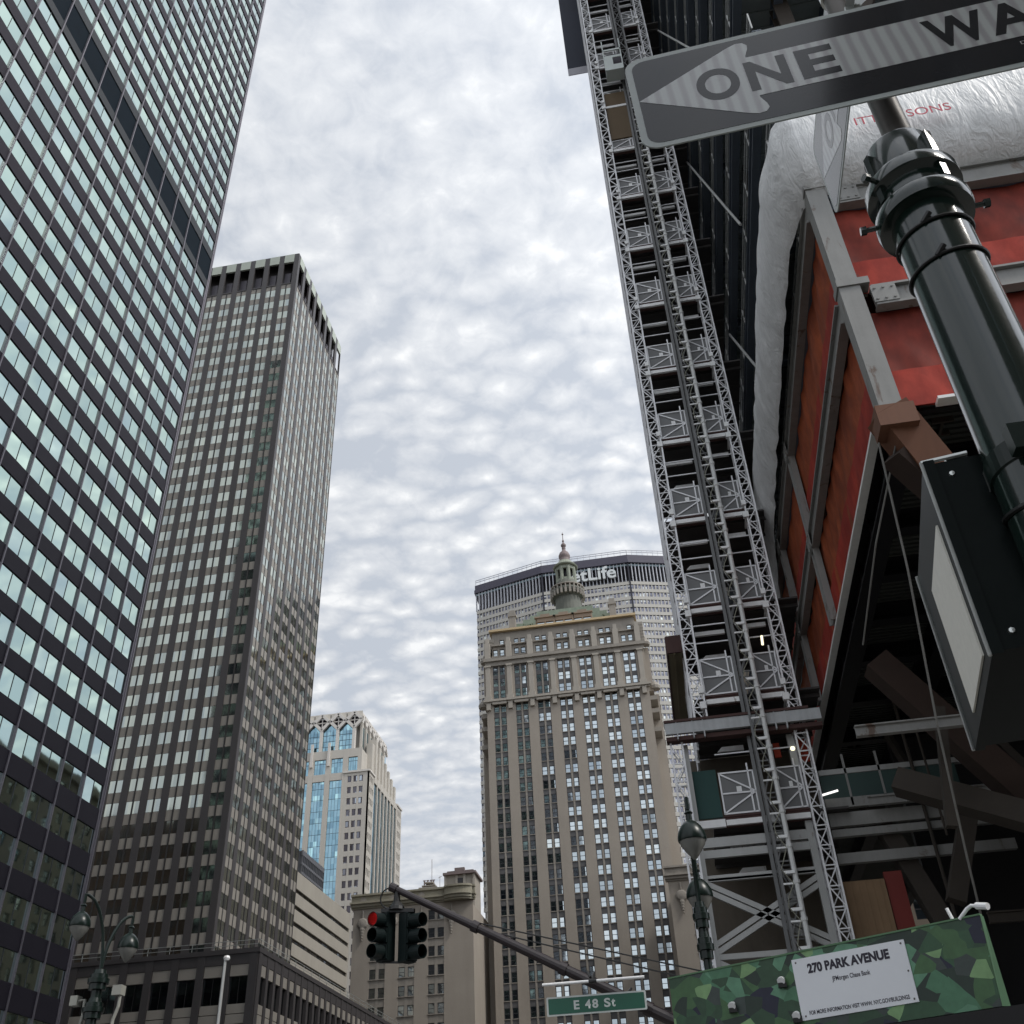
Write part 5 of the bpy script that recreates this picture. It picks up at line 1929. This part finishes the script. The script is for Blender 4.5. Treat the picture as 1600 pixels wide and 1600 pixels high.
# ---- street lamps
M_lglass = mat("lamp_bowl", (.20, .20, .185), .25, var=.15, scale=6)
def lum(mb_list, c, sc=1.0):
    hood, bowl = mb_list
    hood.lathe(c, [(.215 * sc, 0), (.222 * sc, .02), (.222 * sc, .07), (.205 * sc, .14), (.165 * sc, .22), (.10 * sc, .29), (.05 * sc, .32), (.045 * sc, .42), (.07 * sc, .44), (.035 * sc, .48)], 20)
    bowl.lathe(c, [(0, -.28 * sc), (.03, -.27 * sc), (.07 * sc, -.22 * sc), (.13 * sc, -.14 * sc), (.185 * sc, -.06 * sc), (.205 * sc, -.002)], 20)
def street_lamp(px_, py_, lums, ztop, label, rings, rad):
    root = thing("street_lamp", (px_, py_, .15), label, "street lamp", "twin street lamps on the avenue")
    mb = MB(); mb.lathe((px_, py_, 0), [(.22, .15), (.22, .8), (.12, 1.1), (rad, 1.5), (rad * .85, ztop)], 16)
    for z in rings:
        mb.lathe((px_, py_, 0), [(rad, z - .2), (rad * 1.45, z - .19), (rad * 1.45, z - .08), (rad * 1.8, z - .07), (rad * 1.85, z + .02), (rad * 1.5, z + .03), (rad * 1.5, z + .11), (rad * 1.15, z + .12), (rad, z + .2)], 20)
    mb.build("post", [M_polem], root, smooth=True)
    for (x, y, z) in lums:
        hood, bowl, arm = MB(), MB(), MB()
        lum((hood, bowl), (x, y, z))
        pts = []
        top = Vector((x, y, z + .5)); base = Vector((px_, py_, ztop - .1))
        for i in range(15):
            t = i / 14
            hx = base.lerp(Vector((x, y, 0)), 1 - math.cos(t * math.pi / 2) if t < 1 else 1)
            zz_ = base.z + (top.z + .18 - base.z) * math.sin(t * math.pi / 2 * 1.0)
            pts.append(Vector((hx.x, hx.y, zz_)))
        pts.append(top)
        arm.tube(pts, .035, 8)
        a = arm.build("arm", [M_polem], root, smooth=True)
        h = hood.build("luminaire", [M_polem], root, smooth=True)
        b = bowl.build("glass_bowl", [M_lglass], None, smooth=True)
        b.parent = h; b.matrix_parent_inverse = Matrix.Translation(-wloc(h))
    return root
lampL = street_lamp(-12.33, 21, ((-12.71, 20.5, 7.28), (-12.07, 21.5, 7.0)), 6.45, "twin armed dark green street lamp before the glass tower, at the lower left", (6.3, 5.75), .12)
lampR = street_lamp(.265, 16.7, ((.285, 15.75, 6.42), (.305, 17.55, 6.02)), 5.6, "twin armed dark green street lamp before the hoist tower, carrying the signal arm", (5.55, 5.1), .072)
mb = MB()
def arm_pt(t): return Vector((-4.82, 17, 6.49)).lerp(Vector((.24, 16.85, 3.80)), t)
mb.bar(arm_pt(0), arm_pt(1), .055, 12, r2=.1)
mb.bar(arm_pt(-.012), arm_pt(.01), .075, 12)
for t in (.27, .55, .8):
    mb.bar(arm_pt(t), arm_pt(t + .02), .085 + .03 * t, 12)
mb.build("signal_arm", [mat("brown_black_paint", (.03, .022, .024), .4, var=.3, scale=6)], lampR)
mb = MB()
mb.bar(arm_pt(.28) + Vector((0, 0, .07)), (.22, 16.7, 5.05 - .32), .012, 5); mb.bar(arm_pt(.36) + Vector((0, 0, .07)), (.2, 16.7, 4.58), .012, 5)
mb.bar((-.15, 16.7, 4.55), (.75, 16.7, 4.72), .045, 8)
build_each(mb, "guy_rod", [M_zip], lampR)
# small antenna boxes by the left lamp
for (x, z, w, lab) in ((-12.76, 5.92, .16, "small pale antenna box on a bracket, left of the lamp post"), (-11.83, 6.06, .2, "pale antenna box on a bent white tube, right of the lamp post")):
    root = thing("antenna_box", (x, 21, z), lab, "antenna box", "antenna boxes on the left lamp")
    mb = MB(); mb.box(x - w / 2, x + w / 2, 20.9, 21.1, z - .09, z + .1); mb.build("box", [mat("box_white", (.30, .30, .265), .6, var=.1)], root)
    mb = MB()
    if x < -12.5:
        mb.tube([(x + .08, 21, z), (x + .2, 21, z + .02), (x + .22, 21, z - .3), (x + .12, 21, 5.0)], .035, 8)
    else:
        mb.tube([(x + .05, 21, z - .05), (x + .05, 21, z - .3), (x - .02, 21, z - .55), (x - .05, 21, 4.9)], .035, 8)
    mb.build("bracket", [bpy.data.materials["box_white"]], root)
root = thing("thin_white_pole", (-11.36, 25, .15), "slender white pole with a round tip before the brown podium", "pole")
mb = MB(); mb.bar((-11.36, 25, .15), (-11.36, 25, 7.42), .05, 10, r2=.035); mb.build("shaft", [M_gal], root)
mb = MB(); mb.lathe((-11.33, 25, 7.45), [(0, -.07), (.06, -.05), (.085, 0), (.06, .05), (0, .07)], 12); mb.build("tip", [M_galw], root)

# ---- traffic signals
M_sig = mat("signal_dark_green", (.007, .013, .013), .45, var=.25, scale=8, spec=.2)
M_rl = emit("red_lens_lit", (1.0, .03, .03), 4.0)
M_rd = mat("red_lens_dim", (.16, .004, .008), .3)
M_off = mat("dark_lens", (.01, .01, .012), .25)
def signal(cx_, cy_, zt, yaw, lit, label):
    root = thing("traffic_signal", (cx_, cy_, zt - .76), label, "traffic light", "traffic lights hung from the signal arm")
    M = Matrix.Translation((cx_, cy_, zt - .76)) @ Matrix.Rotation(R(yaw), 4, "Z")
    mb = MB(); lbox(mb, M, -.125, .125, -.02, .16, 0, .76)
    for i in range(3):
        lbox(mb, M, -.115, .115, -.05, -.02, .02 + i * .25, .24 + i * .25)
    mb.build("housing", [M_sig], root)
    for i in range(3):
        c = M @ Vector((0, -.05, .13 + .25 * i))
        ax = (M.to_3x3() @ Vector((0, -1, 0)))
        ax.z -= .06
        mb = MB()
        mb.lathe(c, [(.112, 0), (.112, .23), (.105, .23), (.105, 0)], 20, axis=ax)
        mb.build("visor", [M_sig], root)
        mb = MB(); mb.lathe(c, [(.104, .004), (.09, .02), (.05, .032), (0, .036)], 20, axis=ax)
        mb.build("lens", [(M_rl if lit else M_rd) if i == 2 else M_off], root)
    return root
signal(-4.98, 17.0, 6.10, -26, True, "traffic light with its red lens lit, left of the pair on the arm")
signal(-4.52, 17.03, 6.06, 60, False, "dark traffic light turned to the right, hung beside the red one")
root = thing("signal_hanger", (-4.75, 17, 6.1), "black bracket and cable loop holding the two traffic lights under the arm tip", "bracket")
mb = MB()
mb.bar((-4.76, 17, 6.46), (-4.76, 17, 6.16), .045, 8); mb.lathe((-4.76, 17, 6.12), [(.14, 0), (.13, .05), (.06, .14), (.045, .3)], 12)
mb.beam((-5.02, 17, 6.13), (-4.45, 17, 6.09), .1, .06); mb.beam((-5.0, 17.08, 5.335), (-4.5, 17.08, 5.30), .06, .025)
build_each(mb, "hanger_piece", [M_zip], root)
mb = MB(); mb.tube([(-4.86 + .17 * math.cos(a) - .02, 17, 6.33 + .17 * math.sin(a)) for a in [R(20 * i + 40) for i in range(15)]], .012, 6); mb.build("cable_loop", [M_zip], root)

# ---- green street name sign on the arm
root = thing("street_name_sign", (-1.48, 16.5, 4.25), "green street name sign with white letters hung under a white bar", "street sign")
Ts = Matrix.Translation((-2.232, 16.5, 4.247)) @ Matrix.Rotation(R(90), 4, "X")
M_grn = mat("sign_green", (.004, .085, .050), .4, var=.08, scale=5)
M_swl = mat("sign_white", (.52, .56, .54), .45, var=.05)
mb = MB(); plate(mb, Ts, rrect(1.512, .265, .02), 0, .004); mb.build("border_plate", [M_swl], root)
mb = MB(); plate(mb, Ts @ Matrix.Translation((.028, .024, 0)), rrect(1.456, .217, .012), .0045, .0065); mb.build("green_field", [M_grn], root)
for w_s, a0, a1 in (("E", .415, .50), ("4", .585, .675), ("8", .695, .785), ("S", .875, .97), ("t", .985, 1.045)):
    fit_text(w_s, Ts, a0, a1, .072, .197 if w_s != "t" else .185, M_swl, "letter", root, .0075, bold=.03)
mb = MB(); mb.bar((-2.276, 16.45, 4.683), (-1.56, 16.45, 4.684), .022, 8); mb.bar((-1.44, 16.45, 4.684), (-.713, 16.45, 4.685), .022, 8)
mb.build("hanger_bar", [mat("bright_bar", (.85, .85, .85), .3, var=.03)], root)
mb = MB(); mb.bar((-1.56, 16.45, 4.684), (-1.44, 16.45, 4.684), .03, 8); mb.bar((-1.5, 16.47, 4.69), (-1.5, 16.8, 4.86), .025, 6); mb.bar((-1.53, 16.47, 4.74), (-1.6, 16.75, 4.88), .02, 6); mb.bar((-.98, 16.52, 4.5), (-.95, 16.8, 4.6), .02, 6)
mb.build("clamp", [M_zip], root)

# ---- mural hoarding on the pavement shed, with the site board
K = 1.1154
def mu(d, z, off=0.0):
    p = Vector((-.277 + .862 * d - .507 * off, 13 - .507 * d - .862 * off, z))
    return NYCAM + (p - NYCAM) * K
M_mur, t_, b_ = new_mat("green_mural")
tcn = N(t_, "ShaderNodeNewGeometry")
mpn = N(t_, "ShaderNodeMapping"); mpn.inputs["Scale"].default_value = (1.0, .3, 1.15); mpn.inputs["Rotation"].default_value = (0, .35, 0)
L(t_, tcn.outputs["Position"], mpn.inputs[0])
wrp = N(t_, "ShaderNodeTexNoise"); wrp.inputs["Scale"].default_value = 3.0; wrp.inputs["Detail"].default_value = 1
L(t_, mpn.outputs[0], wrp.inputs[0])
vv = vmath(t_, "ADD", mpn.outputs[0], vmath(t_, "SCALE", vmath(t_, "SUBTRACT", wrp.outputs[1], (.5, .5, .5)), .05))
colr = None
for sc_, nm in ((2.9, 0), (5.2, 1)):
    vo = N(t_, "ShaderNodeTexVoronoi", feature="F1"); vo.inputs["Scale"].default_value = sc_
    L(t_, vv, vo.inputs["Vector"])
    sp_ = N(t_, "ShaderNodeSeparateColor"); L(t_, vo.outputs["Color"], sp_.inputs[0])
    rmp = N(t_, "ShaderNodeValToRGB"); rmp.color_ramp.interpolation = "CONSTANT"
    stops_ = [(0, (.018, .036, .025)), (.16, (.030, .075, .038)), (.34, (.045, .062, .056)), (.46, (.060, .14, .055)), (.58, (.012, .014, .036)), (.64, (.075, .20, .11)), (.74, (.035, .095, .045)), (.83, (.12, .28, .17)), (.93, (.22, .38, .17))]
    e = rmp.color_ramp.elements
    while len(e) < len(stops_): e.new(.5)
    for el, (p, c) in zip(e, stops_):
        el.position = p; el.color = (*c, 1)
    L(t_, sp_.outputs[0], rmp.inputs[0])
    if colr is None:
        colr = rmp.outputs[0]
    else:
        pick_ = math_(t_, "GREATER_THAN", sp_.outputs[1], .62)
        colr = mixc(t_, pick_, colr, rmp.outputs[0])
nz_ = noise(t_, tcn.outputs["Position"], 9, 4, .6)
colr = mixc(t_, .35, colr, ramp(t_, nz_, [(.3, (.5, .5, .5)), (.7, (1.3, 1.3, 1.3))]), "MULTIPLY")
L(t_, colr, b_.inputs["Base Color"]); b_.inputs["Roughness"].default_value = .5
root = thing("mural_hoarding", mu(1.8, 3.2), "hoarding panel painted with green polygon camouflage above the pavement", "hoarding")
mb = MB()
mb.hexa([mu(0, 3.2), mu(3.66, 3.2), mu(3.66, 3.2, -.06), mu(0, 3.2, -.06), mu(0, 4.0), mu(3.705, 4.02), mu(3.705, 4.02, -.06), mu(0, 4.0, -.06)])
mb.build("painted_panel", [M_mur], root)
mb = MB(); mb.hexa([mu(-.01, 4.001, .01), mu(3.71, 4.021, .01), mu(3.71, 4.021, -.07), mu(-.01, 4.001, -.07), mu(-.01, 4.018, .01), mu(3.71, 4.038, .01), mu(3.71, 4.038, -.07), mu(-.01, 4.018, -.07)])
mb.build("top_strip", [mat("pale_green_edge", (.10, .20, .10), .6, var=.2, scale=4)], root)
mb = MB(); mb.hexa([mu(3.664, 3.2, .002), mu(3.72, 3.2, -.07), mu(3.70, 3.2, -.10), mu(3.64, 3.2, -.08), mu(3.709, 4.02, .002), mu(3.72, 4.02, -.07), mu(3.70, 4.02, -.10), mu(3.68, 4.02, -.08)])
mb.build("end_panel", [mat("leaf_green_panel", (.07, .16, .08), .6, var=.3, scale=3)], root)
root = thing("pavement_shed", mu(1.8, 0.2), "dark steel shed frame carrying the green mural panel", "scaffold shed")
mb = MB(); mb.hexa([mu(-.1, 2.95, .05), mu(5, 2.95, .05), mu(5, 2.95, -2.5), mu(-.1, 2.95, -2.5), mu(-.1, 3.185, .05), mu(5, 3.185, .05), mu(5, 3.185, -2.5), mu(-.1, 3.185, -2.5)]); mb.build("deck", [M_blk], root)
for d_ in (.1, 2.4, 4.8):
    for o_ in (0, -2.3):
        mb = MB(); p = mu(d_, 3.0, o_); mb.bar((p.x, p.y, .15), (p.x, p.y, p.z), .06, 8); mb.build("post", [M_steelb], root)
root = thing("site_board", mu(2.25, 3.34), "white notice board with black lettering screwed to the green mural", "sign board")
mb = MB(); mb.hexa([mu(1.604, 3.341, .012), mu(2.891, 3.347, .012), mu(2.891, 3.347, .001), mu(1.604, 3.341, .001), mu(1.604, 3.946, .012), mu(2.891, 3.938, .012), mu(2.891, 3.938, .001), mu(1.604, 3.946, .001)])
mb.build("board", [mat("board_white", (.80, .82, .85), .5, var=.06, scale=2)], root)
o0 = mu(0, 0, .0125)
du = (mu(1, 0, .0125) - o0); dz = (mu(0, 1, .0125) - o0); dn = du.cross(dz).normalized()
Tm = Matrix(((du.x, dz.x, dn.x, o0.x), (du.y, dz.y, dn.y, o0.y), (du.z, dz.z, dn.z, o0.z), (0, 0, 0, 1)))
M_ink = mat("black_ink", (.02, .015, .03), .5, var=.05)
fit_text("270 PARK AVENUE", Tm, 1.775, 2.705, 3.78, 3.88, M_ink, "heading", root, .002, bold=.05)
fit_text("JPMorgan Chase Bank", Tm, 2.03, 2.46, 3.655, 3.715, M_ink, "owner_line", root, .002, bold=.018)
fit_text("FOR MORE INFORMATION VISIT WWW. NYC.GOV/BUILDINGS", Tm, 1.70, 2.81, 3.385, 3.425, M_ink, "information_line", root, .002, bold=.022)
mb = MB()
for d_, z_ in ((1.65, 3.91), (2.85, 3.905), (1.65, 3.38), (2.85, 3.38), (2.86, 3.64)):
    mb.lathe(mu(d_, z_, .0125), [(.012, 0), (.008, .006), (0, .007)], 8, axis=dn)
build_each(mb, "screw", [M_stl], root)
root = thing("security_camera", mu(3.6, 4.04), "white camera on a bent bracket at the top right corner of the mural", "camera")
mb = MB(); mb.tube([mu(3.5, 4.02), mu(3.6, 4.10, 0), mu(3.66, 4.12, .02), mu(3.72, 4.10, .04)], .02, 8); mb.build("bracket", [M_galw], root)
mb = MB(); mb.bar(mu(3.71, 4.105, .03), mu(3.83, 4.07, .08), .038, 10); mb.build("body", [M_galw], root)
root = None
mb = MB(); mb.bar(mu(3.43, 4.03, -.02), mu(3.40, 4.15, -.02), .02, 6); o = mb.build("vent_pipe", [M_galw]); tag(o, "short white pipe end standing on top of the mural", "pipe")
for d_, z_, lab in ((.80, 3.62, "small white flood lamp on the mural, left one near the lamp post"), (1.45, 3.78, "small white flood lamp on the mural beside the notice board"), (1.55, 3.42, "small white flood lamp low on the mural beside the notice board")):
    root = thing("flood_lamp", mu(d_, z_, .05), lab, "lamp", "small lamps fixed to the mural")
    mb = MB(); mb.bar(mu(d_, z_, .0), mu(d_ + .01, z_ - .03, .06), .035, 8, r2=.05); mb.build("head", [M_galw], root)
    mb = MB(); mb.box(*[f for a in (0,) for f in (mu(d_, z_, .02).x - .05, mu(d_, z_, .02).x + .05, mu(d_, z_, .02).y - .04, mu(d_, z_, .02).y + .04, mu(d_, z_, .02).z - .1, mu(d_, z_, .02).z - .05)]); mb.build("base", [M_zip], root)
